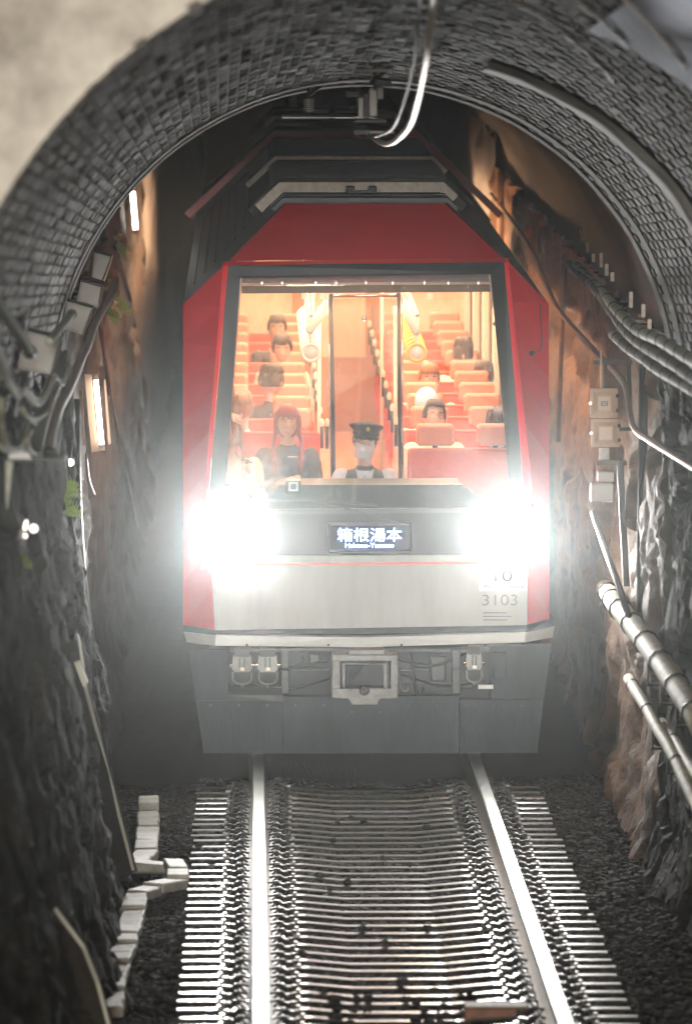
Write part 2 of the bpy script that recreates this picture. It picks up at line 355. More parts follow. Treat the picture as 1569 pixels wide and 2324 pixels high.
# hillside above and beside the portal
hill = MB(); hill.add([(-60, 22.05, -.4), (-9, 22.05, -.4), (-9, 22.05, 10.34), (10.7, 22.05, 10.34), (10.7, 22.05, -.4), (60, 22.05, -.4), (60, 70, 38), (-60, 70, 38), (60, 160, 42), (-60, 160, 42)],
    [(0, 1, 2, 7), (2, 3, 6, 7), (3, 4, 5, 6), (7, 6, 8, 9)])
tag(hill.build('hillside', 'soil'), 'dark hillside the tunnel is cut into', None, kind='structure')
# barrel backing (mortar), reaching down to the rock walls
YYb = np.linspace(YA, YB, 40); AA = np.linspace(-math.pi / 2 - .06, math.pi / 2 + .04, 120)
X = np.zeros((40, 120)); Yg = X.copy(); Z = X.copy()
for i, y in enumerate(YYb):
    cx, cz, R = ringp(y); X[i] = cx + R * np.sin(AA); Z[i] = cz + R * np.cos(AA); Yg[i] = y
grid_obj('barrel_backing', X, Yg, Z, 'mortar', portal, True)
# bricks: courses run along the barrel
bm_ = MB()
def brick_mesh(wd, ln, th, j):
    b = MB(); q = .16 * wd; a, l = wd / 2, ln / 2
    t = th * (1 - .25 * j)
    vs = [(-a, -l, -.03), (a, -l, -.03), (a, l, -.03), (-a, l, -.03), (-a, -l, t * .6), (a, -l, t * .6), (a, l, t * .6), (-a, l, t * .6),
          (-a + q, -l + q * 1.5, t), (a - q, -l + q * (1 + j), t), (a - q * (1 + j), l - q * 1.5, t * (1 - .2 * j)), (-a + q, l - q * 1.5, t)]
    b.add(vs, [(0, 1, 5, 4), (1, 2, 6, 5), (2, 3, 7, 6), (3, 0, 4, 7), (4, 5, 9, 8), (5, 6, 10, 9), (6, 7, 11, 10), (7, 4, 8, 11), (8, 9, 10, 11)]); return b
NC = 104; BL = .30; DA = math.pi / NC
variants = []
for k in range(6):
    b = brick_mesh(.050, BL - .022, .014, k / 5)
    o = b.build('brick', M['brick'] if k % 2 else M['brick_b'], portal); variants.append(o.data); bpy.data.objects.remove(o)
stuff = {'brick': MB(), 'brick_b': MB()}; cands = []
for c in range(-2, NC + 2):
    a = -math.pi / 2 + (c + .5) * DA
    nrow = int((YB - YA) / BL)
    for r in range(nrow):
        y = YA + BL * (r + .5 + (.5 if c % 2 else 0)) + random.uniform(-.02, .02)
        if y > YB - .2: continue
        if a > .25 and 30.35 < y < 31.05: continue
        cands.append((a, y, c, r))
tmp = []
for a, y, c, r in cands:
    p = RP(y, a); v = CR.transposed() @ (p - CO); px = 784.5 + F * v.x / -v.z; py = 1161.5 - F * v.y / -v.z
    vis = -30 < px < 1600 and -30 < py < 1000
    tmp.append(((y if vis else 99), a, y, c))
tmp.sort()
for k, (kk, a, y, c) in enumerate(tmp):
    p = RP(y, a); cx, cz, R = ringp(y); s = R * DA / .0575
    rot = Matrix.Rotation(a + math.pi, 3, 'Y') @ Matrix.Rotation(random.uniform(-.012, .012), 3, 'X') @ Matrix.Rotation(random.uniform(-.04, .04), 3, 'Y')
    mtx = Matrix.Translation(p) @ rot.to_4x4() @ Matrix.Diagonal((s, 1, random.uniform(.3, .95), 1))
    vi = random.randrange(6)
    if k < 300:
        o = bpy.data.objects.new('brick', variants[vi]); COL.objects.link(o); o.parent = portal; o.matrix_local = Matrix.Translation((-.84, -22, 0)) @ mtx
    elif kk < 99 or random.random() < .999:
        me = variants[vi]; mbx = stuff['brick' if vi % 2 else 'brick_b']
        mbx.add([mtx @ v.co for v in me.vertices], [tuple(q.vertices) for q in me.polygons])
for nm, mbx in stuff.items(): tag(mbx.build('brickwork', nm, portal), kind='stuff')
def arc_band(y0, y1, off0, off1, a0, a1, n=60):
    b = MB(); vs = []
    for i in range(n + 1):
        a = lerp(a0, a1, i / n); w_ = .05 * math.sin(a * 23) * .4
        vs += [RP(y0, a, off0 - .03), RP(y0 + w_, a, off0), RP(y1 + w_, a, off1), RP(y1, a, off1 - .03)]
    fs = []
    for i in range(n):
        for k in range(3): fs.append((i * 4 + k, i * 4 + k + 1, i * 4 + 4 + k + 1, i * 4 + 4 + k))
    return b.add(vs, fs)
arc_band(30.42, 30.98, .045, .045, .27, math.pi / 2).build('repair_band', 'render', portal, True)
arc_band(YB - .25, YB, .02, .02, -math.pi / 2 - .05, math.pi / 2 + .03, 90).build('end_ring', 'brick_b', portal)
arc_band(YB - .9, YB - .62, .02, .02, -math.pi / 2 - .05, math.pi / 2 + .03, 90).build('end_ring', 'brick', portal)
arc_band(22.0, 25.9, .03, .03, .37, 1.2).build('glow_patch', 'glowpatch', portal, True)  # pale bluish glow at upper right, painted as a patch on the barrel
# calcite streaks
for (a0, y0, ln) in ((.12, 23.0, 1.6), (.16, 25.0, 1.7), (.33, 23.2, 1.2), (-.32, 23.6, .5)):
    b = MB(); pts = [RP(y0 + ln * .18 * t, a0 + .012 * t * ln * 2, .045 + .004 * math.sin(t * 3)) for t in range(10)]
    b.tube(pts, [.004 + .008 * abs(math.sin(i * 1.7)) for i in range(10)], 6).build('calcite_streak', 'pale', portal, True)
for ch in portal.children:
    if ch.name.split('.')[0] != 'brick' and ch.type == 'MESH': ch.data.transform(Matrix.Translation((-.84, -22, 0)))
# inner lining beyond the brick barrel, bending up with the line
ysI = np.concatenate([np.arange(35.0, 42, .35), np.arange(42, 130, 2.0)])
AA = np.linspace(-math.pi / 2 - .25, math.pi / 2 + .25, 90); X = np.zeros((len(ysI), 90)); Yg = X.copy(); Z = X.copy()
for i, y in enumerate(ysI):
    nn = fbm(AA * 5, np.full(90, y * .6), 11) * .12
    R = 1.99 + nn; X[i] = .72 + R * np.sin(AA); Z[i] = 2.86 + rise(y) + R * np.cos(AA); Yg[i] = y
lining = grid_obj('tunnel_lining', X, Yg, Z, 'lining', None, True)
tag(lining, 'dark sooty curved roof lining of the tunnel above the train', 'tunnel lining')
cap = MB(); cap.add([(-4, 129, -2), (6, 129, -2), (6, 129, 12), (-4, 129, 12)], [(0, 1, 2, 3)])  # added unseen cap, keeps sky light out of the tunnel
tag(cap.build('far_end_cap', 'lining'), 'added dark sheet closing off the far end of the tunnel', None, kind='structure')
sh = MB()
# rock walls
def rock_wall(side, y0, y1, z1, base, lean, amp, m, name, label, step=.036, zs=.036, seed=0, shift=0.0, sx=1.9):
    ys = np.arange(y0, y1 + step, step); zs_ = np.arange(-.45, z1 + zs, zs); Yw, Zw = np.meshgrid(ys, zs_, indexing='ij')
    wx, wz = fbm(Yw * 1.7, Zw * 1.7, seed + 2) * 1.5, fbm(Yw * 1.7, Zw * 1.7, seed + 3) * 1.5
    h1, c1 = blocks(Yw * sx * .8 + wx, Zw * sx * 1.3 + wz + Yw * .25, seed); h2, c2 = blocks(Yw * sx * 2.6 + wx * 2, Zw * sx * 3.6 + wz * 2, seed + 20)
    d = amp * (1.15 * h1 + .25 * c1 + .38 * h2 + .10 * c2 + 1.7 * fbm(Yw * .6, Zw * .7, seed + 7, 3) + .35 * fbm(Yw * 11, Zw * 11, seed + 8, 2))
    Xw = base + lean * Zw - side * d
    Xw = Xw + side * (.22 * np.clip((.1 - Zw) / .5, 0, 1)) * -.6
    Zr = Zw + np.maximum(0, Yw - 39.4) * SL
    o = grid_obj(name, Xw, Yw, Zr, m, None, m != 'rock'); return tag(o, label, 'wall')
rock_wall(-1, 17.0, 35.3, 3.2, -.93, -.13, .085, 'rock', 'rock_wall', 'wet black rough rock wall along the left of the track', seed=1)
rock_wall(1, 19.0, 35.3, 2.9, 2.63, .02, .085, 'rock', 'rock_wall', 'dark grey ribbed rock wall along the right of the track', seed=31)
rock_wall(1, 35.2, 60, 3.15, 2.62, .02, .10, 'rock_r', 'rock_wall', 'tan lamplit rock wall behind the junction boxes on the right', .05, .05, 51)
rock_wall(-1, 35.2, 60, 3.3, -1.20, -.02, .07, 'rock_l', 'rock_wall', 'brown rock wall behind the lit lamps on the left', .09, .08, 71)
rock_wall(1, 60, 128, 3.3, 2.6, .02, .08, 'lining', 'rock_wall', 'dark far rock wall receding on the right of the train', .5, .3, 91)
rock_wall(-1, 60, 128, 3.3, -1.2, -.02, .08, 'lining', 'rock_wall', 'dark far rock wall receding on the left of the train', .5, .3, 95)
# ================================================================== TRACK
def rail(xc, label):
    t = thing('rail', label, 'rail', (xc, 14, 0), 'running rails')
    ysr = [14, 39.4, 128]; 
    def sweep(poly, nm, m):
        b = MB(); k = len(poly)
        vs = [(px, y - 14, pz + rise(y)) for y in ysr for px, pz in poly]; fs = []
        for s in range(2):
            for i in range(k): fs.append((s * k + i, s * k + (i + 1) % k, (s + 1) * k + (i + 1) % k, (s + 1) * k + i))
        fs += [tuple(range(k)), tuple(range(3 * k - 1, 2 * k - 1, -1))]
        b.add(vs, fs); return b.build(nm, m, t)
    sweep([(-.041, -.006), (-.035, 0), (.035, 0), (.041, -.006), (.041, -.012), (-.041, -.012)], 'running_surface', 'railtop')
    sweep([(-.041, -.0125), (.041, -.0125), (.041, -.036), (.010, -.046), (.010, -.118), (.064, -.136), (.064, -.146), (-.064, -.146), (-.064, -.136), (-.010, -.118), (-.010, -.046), (-.041, -.036)], 'web_and_foot', 'railside')
    return t
XL, XR = .040, 1.562
rail(XL, 'left polished steel rail running under the train'); rail(XR, 'right polished steel rail running under the train')
# sleepers
def sleeper_mesh():
    b = MB(); wd = .043
    prof = [(-1.19, -.165), (-.50, -.163), (-.26, -.185), (.26, -.185), (.50, -.163), (1.19, -.165)]
    vs = []; 
    for x, z in prof: vs += [(x, -wd, z - .006), (x, -wd + .012, z), (x, wd - .012, z), (x, wd, z - .006), (x, wd + .02, -.31), (x, -wd - .02, -.31)]
    fs = []
    for i in range(5):
        for k in range(6): fs.append((i * 6 + k, i * 6 + (k + 1) % 6, (i + 1) * 6 + (k + 1) % 6, (i + 1) * 6 + k))
    fs += [(0, 1, 2, 3, 4, 5), tuple(range(35, 29, -1))]; return b.add(vs, fs)
def clip_mesh(sd):
    b = MB()
    pts = [(0, -.035, -.15), (.03 * sd, -.03, -.128), (.06 * sd, -.01, -.132), (.045 * sd, .02, -.125), (.01 * sd, .035, -.13), (-.02 * sd, .02, -.135)]
    b.tube(smooth_path(pts, 3), .0085, 6); b.box((.075 * sd, 0, -.15), (.02, .03, .018)); return b
def bolt_mesh():
    b = MB(); b.disc((0, 0, -.17), (0, 0, 1), .016, .045, 8); b.box((0, 0, -.155), (.034, .03, .008)); return b
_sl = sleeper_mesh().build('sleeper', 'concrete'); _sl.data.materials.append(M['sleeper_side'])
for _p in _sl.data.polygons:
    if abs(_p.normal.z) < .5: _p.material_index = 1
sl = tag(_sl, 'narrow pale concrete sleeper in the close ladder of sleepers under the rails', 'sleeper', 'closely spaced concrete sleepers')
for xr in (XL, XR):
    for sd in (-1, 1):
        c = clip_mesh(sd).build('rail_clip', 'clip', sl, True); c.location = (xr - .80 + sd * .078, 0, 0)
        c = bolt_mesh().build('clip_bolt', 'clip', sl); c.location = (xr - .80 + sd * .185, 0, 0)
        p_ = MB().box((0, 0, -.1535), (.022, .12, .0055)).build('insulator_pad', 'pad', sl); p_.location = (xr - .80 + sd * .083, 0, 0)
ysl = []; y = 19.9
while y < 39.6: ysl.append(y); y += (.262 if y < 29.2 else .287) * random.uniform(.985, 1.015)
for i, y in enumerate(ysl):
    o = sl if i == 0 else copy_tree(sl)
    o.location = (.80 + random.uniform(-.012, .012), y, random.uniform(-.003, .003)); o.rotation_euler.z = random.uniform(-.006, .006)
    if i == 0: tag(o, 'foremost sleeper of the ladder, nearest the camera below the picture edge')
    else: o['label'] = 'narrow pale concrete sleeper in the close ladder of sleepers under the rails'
# ballast stones
def stone(b, x, y, z, s):
    n1 = 6; o = len(b.v); ph = random.random() * 6
    for k, (rr, zz) in enumerate(((.55, -.55), (1.0, -.05), (.62, .5))):
        for i in range(5):
            a = ph + 2 * math.pi * (i + .4 * k) / 5; q = rr * random.uniform(.75, 1.2)
            b.v.append((x + s * q * math.cos(a) * 1.15, y + s * q * math.sin(a), z + s * (zz + random.uniform(-.2, .2))))
    for k in range(2):
        for i in range(5):
            j = (i + 1) % 5; b.f.append((o + k * 5 + i, o + k * 5 + j, o + k * 5 + 5 + j, o + k * 5 + 5 + i))
    b.f.append(tuple(o + 10 + i for i in range(5)))
bal = MB(); rng = random.Random(4); sly = np.array(ysl)
def gz(x, y): return -.235 + float(fbm(np.array(x * 1.4), np.array(y * 1.4), 3)) * .10 + max(0, x - 2.05) * .10
for k in range(56000):
    y = 26.8 + 13.2 * rng.random() ** 1.15 if k < 42000 else rng.uniform(20.5, 26.8); x = rng.uniform(-.98, 2.62)
    inx = -.36 < x < 1.96; s = rng.uniform(.018, .038)
    if inx:
        if abs(x - XL) < .10 or abs(x - XR) < .10: continue
        ds = np.min(np.abs(sly - y)); mid = abs(x - .8) < .42
        nearbury = y < 30.4 and mid
        side = abs(abs(x - .8) - .75) < .25
        if ds < .043 + s * .85:
            pr = (.28 if y < 28.7 else .06) if nearbury else (.008 if mid else .001)
            if not mid and y > 28: pr = .004
            if rng.random() > pr: continue
            z = -.175 + s * .4
        else: z = -.167 - .022 * min(1, max(0, (.52 - abs(x - .8)) / .24)) + rng.uniform(-.006, .0) - s * .50
    else: z = gz(x, y) + rng.uniform(0, .03)
    stone(bal, x, y, z, s)
tag(bal.build('ballast', 'ballast'), 'dark crushed stone ballast between and beside the rails', 'ballast', kind='stuff')
# timber / steel block across the sleepers near the bottom
tb = MB(); p0 = G(1052, 2285, -.13); p1 = G(1196, 2283, -.13)
tb.rbox(((p0.x + p1.x) / 2, p0.y, -.155), ((p1.x - p0.x) / 2, .09, .035), .3)
t = thing('wooden_block', 'short cream topped reddish block lying over the sleepers by the right rail', 'block', ((p0.x + p1.x) / 2, p0.y, -.19))
o = tb.build('plank', 'rust', t); o.data.transform(Matrix.Translation(-t.location))
tb2 = MB(); tb2.box((0, .0, .0745), ((p1.x - p0.x) / 2 - .004, .075, .004)); tb2.build('top_plate', 'trough', t)
# cable trough lids on the left
tr = [(338, 1822, -.10), (337, 1846, -.10), (336, 1872, -.10), (333, 1903, -.10), (330, 1932, -.10), (312, 1962, -.10), (350, 1963, -.1), (398, 1962, -.09), (402, 1996, -.09), (385, 2008, -.1), (330, 2015, -.1), (307, 2030, -.1), (303, 2060, -.1), (296, 2092, -.1), (287, 2122, -.1), (276, 2158, -.1), (262, 2190, -.1), (255, 2228, -.1), (252, 2262, -.1), (250, 2300, -.1)]
path = smooth_path([G(x, y, z) for x, y, z in tr], 6)
trough = thing('cable_trough', 'winding line of pale concrete cable trough lids on the ballast left of the track', 'cable trough', tuple(path[0]))
acc = 0; last = path[0]; i = 0; step = .34
seg = [path[0]]; D = 0; pts = [path[0]]
for a, b in zip(path[:-1], path[1:]):
    l = (b - a).length; t0 = 0
    while D + (l - t0) >= step:
        t0 += step - D; D = 0; pts.append(a.lerp(b, min(1, t0 / l)))
    D += l - t0
for k, (a, b) in enumerate(zip(pts[:-1], pts[1:])):
    d = b - a; ang = math.atan2(-d.x, d.y); ang = max(-1.2, min(1.2, ang if abs(ang) < 1.57 else math.atan2(d.x, -d.y)))
    lid = MB().rbox((0, 0, 0), (random.uniform(.062, .076), .160, .03), .25).build('lid', 'trough', trough)
    lid.location = (a + b) / 2 - Vector(path[0]) + Vector((0, 0, random.uniform(-.034, .004))); lid.rotation_euler = (random.uniform(-.05, .05), random.uniform(-.05, .05), ang + random.uniform(-.06, .06))
    if k == 0: lid.location.z += .015; lid['label'] = 'shiny metal capped lid at the far end'
# ================================================================== TRAIN
train = thing('train_carriage', 'red and silver mountain railway carriage with blazing headlamps and a big lit windscreen', 'train')
train.matrix_world = TM
def fly(py):
    if py >= 1258: return 0.0
    if py >= 1090: return .06 * (1258 - py) / 168
    if py >= 598: return .06 + .44 * (1090 - py) / 492
    return .52 + .85 * (598 - py) / 136
def FP(px, py, o=0.0): return L(px, py, fly(py) + o)
def panel(name, pts, m, th=.03, o=0.0, parent=None, bevel=0.0):
    vs = [L(p[0], p[1], (fly(p[1]) if len(p) < 3 else p[2]) + o) for p in pts]
    return MB().prism(vs, (0, th, 0)).build(name, m, parent or train, bevel=bevel)
A = L(411, 690, .72); B = L(520, 592, .56); C = L(645, 461, 1.37); D = L(1011, 456, 1.37); E = L(1148, 588, .56); Fp = L(1250, 690, .72)
hw_ = 1.285
A.x, Fp.x = -hw_, hw_; Fp.z = A.z = (A.z + Fp.z) / 2
C.z = D.z = (C.z + D.z) / 2
LEN = 14.2
def bk(p, y=LEN): return Vector((p.x, y, p.z))
# front skin
panel('front_cowl', [(520, 592), (645, 461), (1011, 456), (1148, 588)], 'red', .03)
bl = [(478, 1262), (1196, 1258), (1195, 1418), (488, 1430)]
panel('lower_panel', bl, 'silver', .03, 0, None)
panel('red_pinstripe', [(485, 1283.5), (1195, 1279), (1195, 1273.5), (485, 1278.5)], 'stripe', .004, -.004)
panel('black_lower_band', [(472, 1168), (1199, 1162), (1196, 1257), (478, 1261)], 'black', .03)
def chamf(name, pts, m): 
    return MB().prism(pts, (0, .03, 0)).build(name, m, train)
Lb = L(414, 1418, .36); Lb.x = -hw_ + .004; Rb = L(1256, 1405, .36); Rb.x = hw_ - .004
LbI = L(489, 1430, 0.0); RbI = L(1195, 1418, 0.0)
def corner(inn, top, bot):
    z0, z1 = top.z, bot.z; vs = []
    for k, p in enumerate(inn):
        t = k / (len(inn) - 1); zz = min(max(p.z, z1), z0) if 0 < k < len(inn) - 1 else (z0 if k == 0 else z1); o_ = top.lerp(bot, (z0 - zz) / (z0 - z1)); vs += [p, o_]
    n_ = len(inn); vs2 = [v + Vector((0, .03, 0)) for v in vs]
    fs = [(2 * i, 2 * i + 2, 2 * i + 3, 2 * i + 1) for i in range(n_ - 1)] + [(2 * n_ + 2 * i, 2 * n_ + 2 * i + 1, 2 * n_ + 2 * i + 3, 2 * n_ + 2 * i + 2) for i in range(n_ - 1)]
    fs += [(2 * i, 2 * n_ + 2 * i, 2 * n_ + 2 * i + 2, 2 * i + 2) for i in range(n_ - 1)] + [(2 * i + 1, 2 * i + 3, 2 * n_ + 2 * i + 3, 2 * n_ + 2 * i + 1) for i in range(n_ - 1)]
    MB().add(vs + vs2, fs).build('front_corner_panel', 'red', train, True).data.polygons.foreach_set('use_smooth', [False] * ((n_ - 1) * 4))
def pl_(pts, y):
    for (xa, ya), (xb, yb) in zip(pts[:-1], pts[1:]):
        if ya <= y <= yb: return xa + (xb - xa) * (y - ya) / (yb - ya)
    return pts[-1][0]
lp_ = [(509, 600), (470, 1150), (477, 1262), (489, 1430)]; rp_ = [(1151, 590), (1206, 1110), (1197, 1258), (1195, 1418)]
corner([FP(pl_(lp_, y), y) for y in np.linspace(602, 1429, 10)], A, Lb)
corner([FP(pl_(rp_, y), y) for y in np.linspace(592, 1417, 10)], Fp, Rb)
panel('frame_edge', [(1142, 590), (1153, 590), (1206, 1110), (1200, 1160), (1191, 1160)], 'red_hi', .03, -.012)
panel('frame_edge', [(506, 601), (518, 601), (482, 1000), (471, 1155), (466, 1155), (474, 1000)], 'red_hi', .03, -.012)
panel('cowl_lip', [(506, 594), (1153, 586), (1153, 594), (506, 602)], 'red_hi', .03, -.02)
# windscreen frame and glass
OUT = [(517, 602), (1143, 594), (1192, 1162), (471, 1168)]; INN = [(545, 628), (1112, 619), (1160, 1152), (508, 1157)]
for i, nm in enumerate(['top', 'right', 'bottom', 'left']):
    j = (i + 1) % 4; panel('windscreen_frame', [OUT[i], OUT[j], INN[j], INN[i]], 'rubber', .05, -.008)
panel('windscreen', INN, 'glass', .004, .02)
panel('gasket_lip', [(541, 626), (1116, 617), (1116, 621), (541, 630)], 'black', .02, -.014)
# bumper strip
panel('bumper_gap', [(488, 1430, .02), (1195, 1418, .02), (1194, 1434, .02), (489, 1441, .02)], 'black', .1)
chamf('bumper_gap', [Lb + Vector((0, .02, 0)), LbI + Vector((0, .04, 0)), L(489, 1442, .04), L(417, 1432, .38)], 'black'); chamf('bumper_gap', [Rb + Vector((0, .02, 0)), RbI + Vector((0, .04, 0)), L(1195, 1434, .04), L(1256, 1420, .38)], 'black')
panel('bumper_strip', [(490, 1442, -.04), (830, 1447, -.05), (1192, 1435, -.04), (1190, 1457, -.04), (830, 1468, -.05), (488, 1465, -.04)], 'white', .12)
chamf('bumper_strip', [L(417, 1434, .33), L(490, 1442, -.04), L(488, 1465, -.04), L(424, 1457, .33)], 'white'); chamf('bumper_strip', [L(1257, 1422, .33), L(1192, 1435, -.04), L(1190, 1457, -.04), L(1253, 1446, .33)], 'white')
# body sides, shoulders, roof
zb = Lb.z; WZ0, WZ1 = 1.78, 2.86
for s, a, b_ in ((-1, A, Lb), (1, Fp, Rb)):
    t_ = (.03 * -s, 0, 0); h_ = s * hw_; MB().prism([(h_, .40, zb), (h_, LEN, zb), (h_, LEN, WZ0), (h_, .52, WZ0)], t_).build('side_wall', 'red', train)
    MB().prism([(h_, .68, WZ1), (h_, LEN, WZ1), (h_, LEN, a.z), (h_, .74, a.z)], t_).build('side_wall', 'window_black', train)
    MB().prism([(h_, .52, WZ0), (h_, 1.2, WZ0), (h_, 1.2, WZ1), (h_, .68, WZ1)], t_).build('door_pillar', 'red', train)
    for k in range(7):
        y0 = 1.2 + 2.1 * k; y1 = min(y0 + .14, LEN)
        if y0 < LEN: MB().prism([(h_, y0, WZ0), (h_, y1, WZ0), (h_, y1, WZ1), (h_, y0, WZ1)], t_).build('window_pillar', 'window_black', train)
        if y0 + 2.1 <= LEN: MB().box((s * (hw_ - .02), y0 + 1.12, (WZ0 + WZ1) / 2), (.003, .98, (WZ1 - WZ0) / 2)).build('side_window', 'glass', train)
MB().prism([A, B, C, bk(C), bk(A)], (.02, 0, -.03)).build('roof_shoulder', 'window_black', train)
MB().prism([Fp, E, D, bk(D), bk(Fp)], (-.02, 0, -.03)).build('roof_shoulder', 'window_black', train)
MB().prism([C, D, bk(D), bk(C)], (0, 0, -.03)).build('roof', 'dark', train)
MB().prism([A, Fp, Rb, Lb][::-1], (0, 0.03, 0)).v  # noop shape check
rear = MB().prism([bk(A), bk(C), bk(D), bk(Fp), Vector((hw_, LEN, .95)), Vector((-hw_, LEN, .95))], (0, .03, 0)).build('rear_wall', 'red', train)
def wrap(name, y0, y1, off, th, m, tL=0.0, tR=0.0, parent=None, tr=train, z0=0):
    """strip that follows the roof section; tL / tR: how far down the shoulders it reaches (0..1)"""
    nl = Vector((-(A - C).z, 0, (A - C).x)).normalized(); nl = nl if nl.z > 0 else -nl
    nr = Vector((-nl.x, 0, nl.z))
    def pt(y, o):
        up = Vector((0, 0, 1)); q = []
        if tL: q.append(C.lerp(A, tL) + nl * o)
        q.append(C + (nl + up).normalized() * o * 1.05); q.append(D + (nr + up).normalized() * o * 1.05)
        if tR: q.append(D.lerp(Fp, tR) + nr * o)
        return [Vector((p.x, y, p.z + z0)) for p in q]
    a = pt(y0, off - th); b = pt(y0, off); c = pt(y1, off); d = pt(y1, off - th); k = len(a); mbx = MB(); vs = []
    for i in range(k): vs += [a[i], b[i], c[i], d[i]]
    fs = []
    for i in range(k - 1):
        for j in range(4): fs.append((i * 4 + j, i * 4 + (j + 1) % 4, i * 4 + 4 + (j + 1) % 4, i * 4 + 4 + j))
    fs += [(0, 1, 2, 3), (k * 4 - 1, k * 4 - 2, k * 4 - 3, k * 4 - 4)]; mbx.add(vs, fs); return mbx.build(name, m, parent or tr)
wrap('cowl_rear_edge', 1.38, 1.62, .03, .03, 'rubber', .10, .10)
wrap('pale_roof_band', 2.72, 3.18, .075, .075, 'pale', .22, .12)
wrap('roof_trim', 1.9, 2.05, .03, .03, 'black', .16, .1)
ru = wrap('roof_unit_shroud', 3.2, 9.9, .07, .07, 'dark', .30, .25)
for k in range(22): wrap('louvre_slat', 3.35 + k * .3, 3.45 + k * .3, .095, .03, 'black', .05, .04, ru)
wrap('shroud_edge_line', 5.85, 5.97, .12, .04, 'pale', .28, .12, ru)
wrap('red_roof_arch', 10.2, 10.28, .14, .06, 'red_hi', 1.0, 1.0)
wrap('red_roof_arch_rear', 10.42, 14.1, .02, .02, 'dark', .98, .98)
for k in (-.08, .08): MB().rbox((k, 2.35, C.z + .03), (.03, .05, .035)).build('roof_bracket', 'iron', train)
MB().box((0, 2.35, C.z + .02), (.09, .04, .012)).build('roof_bracket', 'iron', train)
# black glossy window strakes on the left shoulder
for k in range(7):
    t = .25 + .1 * k; p = A.lerp(C, .12 + .10 * k); q = MB().tube([Vector((p.x - .012, 1.4 + k * .2, p.z + .014)), Vector((p.x - .012, 9.8, p.z + .014))], .006, 5); q.build('roof_seam', 'rubber', train)
# headlamps
SPOTS = []
def headlamp(px, py):
    c = L(px, py, -.05)
    h = MB().disc(c + Vector((0, .045, 0)), (0, 1, 0), .205, .08, 32).build('headlamp', 'black', train, True)
    hb_ = MB(); n_ = 40
    for rr_, yy_ in ((.15, .045), (.15, .03), (.17, .03), (.18, .045)):
        for k in range(n_): hb_.v.append((c.x + rr_ * math.cos(2 * math.pi * k / n_), c.y + yy_, c.z + rr_ * math.sin(2 * math.pi * k / n_)))
    for q in range(3):
        for k in range(n_): hb_.f.append((q * n_ + k, q * n_ + (k + 1) % n_, (q + 1) * n_ + (k + 1) % n_, (q + 1) * n_ + k))
    hb_.build('headlamp_rim', 'black', h, True)
    b = MB(); b.ell(c + Vector((0, .022, 0)), (.225, .02, .225), 40, 12); b.build('headlamp_lens', 'headlamp', h, True)
def beam(px, py):
    c = TM @ L(px, py, -.12); ld = bpy.data.lights.new('headlamp_beam', 'SPOT'); ld.energy = 420; ld.color = (1.0, 1.0, .98); ld.spot_size = math.radians(75); ld.spot_blend = 1.0; ld.shadow_soft_size = .15
    lo = bpy.data.objects.new('headlamp_beam', ld); COL.objects.link(lo); lo.location = c; lo.rotation_euler = (Vector((c.x * .6, 14, 1.6)) - c).to_track_quat('-Z', 'Y').to_euler()
beam(527, 1208); beam(1152, 1203)
headlamp(527, 1208); headlamp(1152, 1203)
# destination sign
sgn = panel('destination_sign', [(748, 1194), (928, 1192), (928, 1246), (748, 1248)], 'ledback', .01, -.012)
for a, b_ in (((745, 1189), (932, 1187)), ((932, 1187), (932, 1249)), ((932, 1249), (745, 1251)), ((745, 1251), (745, 1189))):
    MB().tube([L(a[0], a[1], fly(a[1]) - .018), L(b_[0], b_[1], fly(b_[1]) - .018)], .011, 8).build('sign_bezel', 'rubber', sgn, True)
def text(body, px, py, h, wpx, m, parent, ly=None, name='lettering', extr=.002, bold=0.0):
    cu = bpy.data.curves.new(name, 'FONT'); cu.body = body; cu.align_x = 'CENTER'; cu.align_y = 'CENTER'; cu.extrude = extr; cu.offset = bold
    ob = bpy.data.objects.new(name, cu); COL.objects.link(ob); bpy.context.view_layer.update()
    me = bpy.data.meshes.new_from_object(ob.evaluated_get(bpy.context.evaluated_depsgraph_get())); bpy.data.objects.remove(ob)
    co = np.array([v.co[:] for v in me.vertices])
    if len(co) == 0: return None
    mn, mx_ = co.min(0), co.max(0); sx = wpx / F * 39.5 / (mx_[0] - mn[0]); sz = h / F * 39.5 / (mx_[1] - mn[1]); cc = (mn + mx_) / 2
    c = L(px, py, (fly(py) if ly is None else ly) - .006)
    for v, q in zip(me.vertices, co): v.co = (c.x + (q[0] - cc[0]) * sx, c.y - q[2] - .002, c.z + (q[1] - cc[1]) * sz)
    me.materials.clear(); me.materials.append(M[m]); o = bpy.data.objects.new(name, me); COL.objects.link(o); o.parent = parent; return o
text('箱根湯本', 838, 1213, 31, 146, 'led', sgn, fly(1213) - .016, 'sign_lettering', .001, .0)
text('Hakone-Yumoto', 838, 1237, 11, 110, 'led', sgn, fly(1237) - .016, 'sign_lettering', .001, .0)
# number, stickers
pl = panel('anniversary_sticker', [(1086, 1290), (1196, 1288), (1195, 1339), (1087, 1341)], 'sticker', .004, -.006)
text('10', 1141, 1306, 26, 40, 'print', pl, -.008); text('祝', 1103, 1306, 20, 20, 'print', pl, -.008); text('周年', 1177, 1308, 16, 26, 'print', pl, -.008); text('Anniversary', 1141, 1331, 11, 94, 'print', pl, -.008)
text('3103', 1133, 1361, 25, 80, 'print', train, -.002, 'fleet_number')
pl = panel('inspection_plate', [(1088, 1382), (1176, 1381), (1176, 1412), (1088, 1413)], 'silver', .004, -.005)
for k in range(3): panel('plate_line', [(1095, 1389 + 8 * k), (1095 + 55 + 9 * (k % 2), 1389 + 8 * k), (1095 + 55 + 9 * (k % 2), 1391.5 + 8 * k), (1095, 1391.5 + 8 * k)], 'print', .002, -.008, pl)
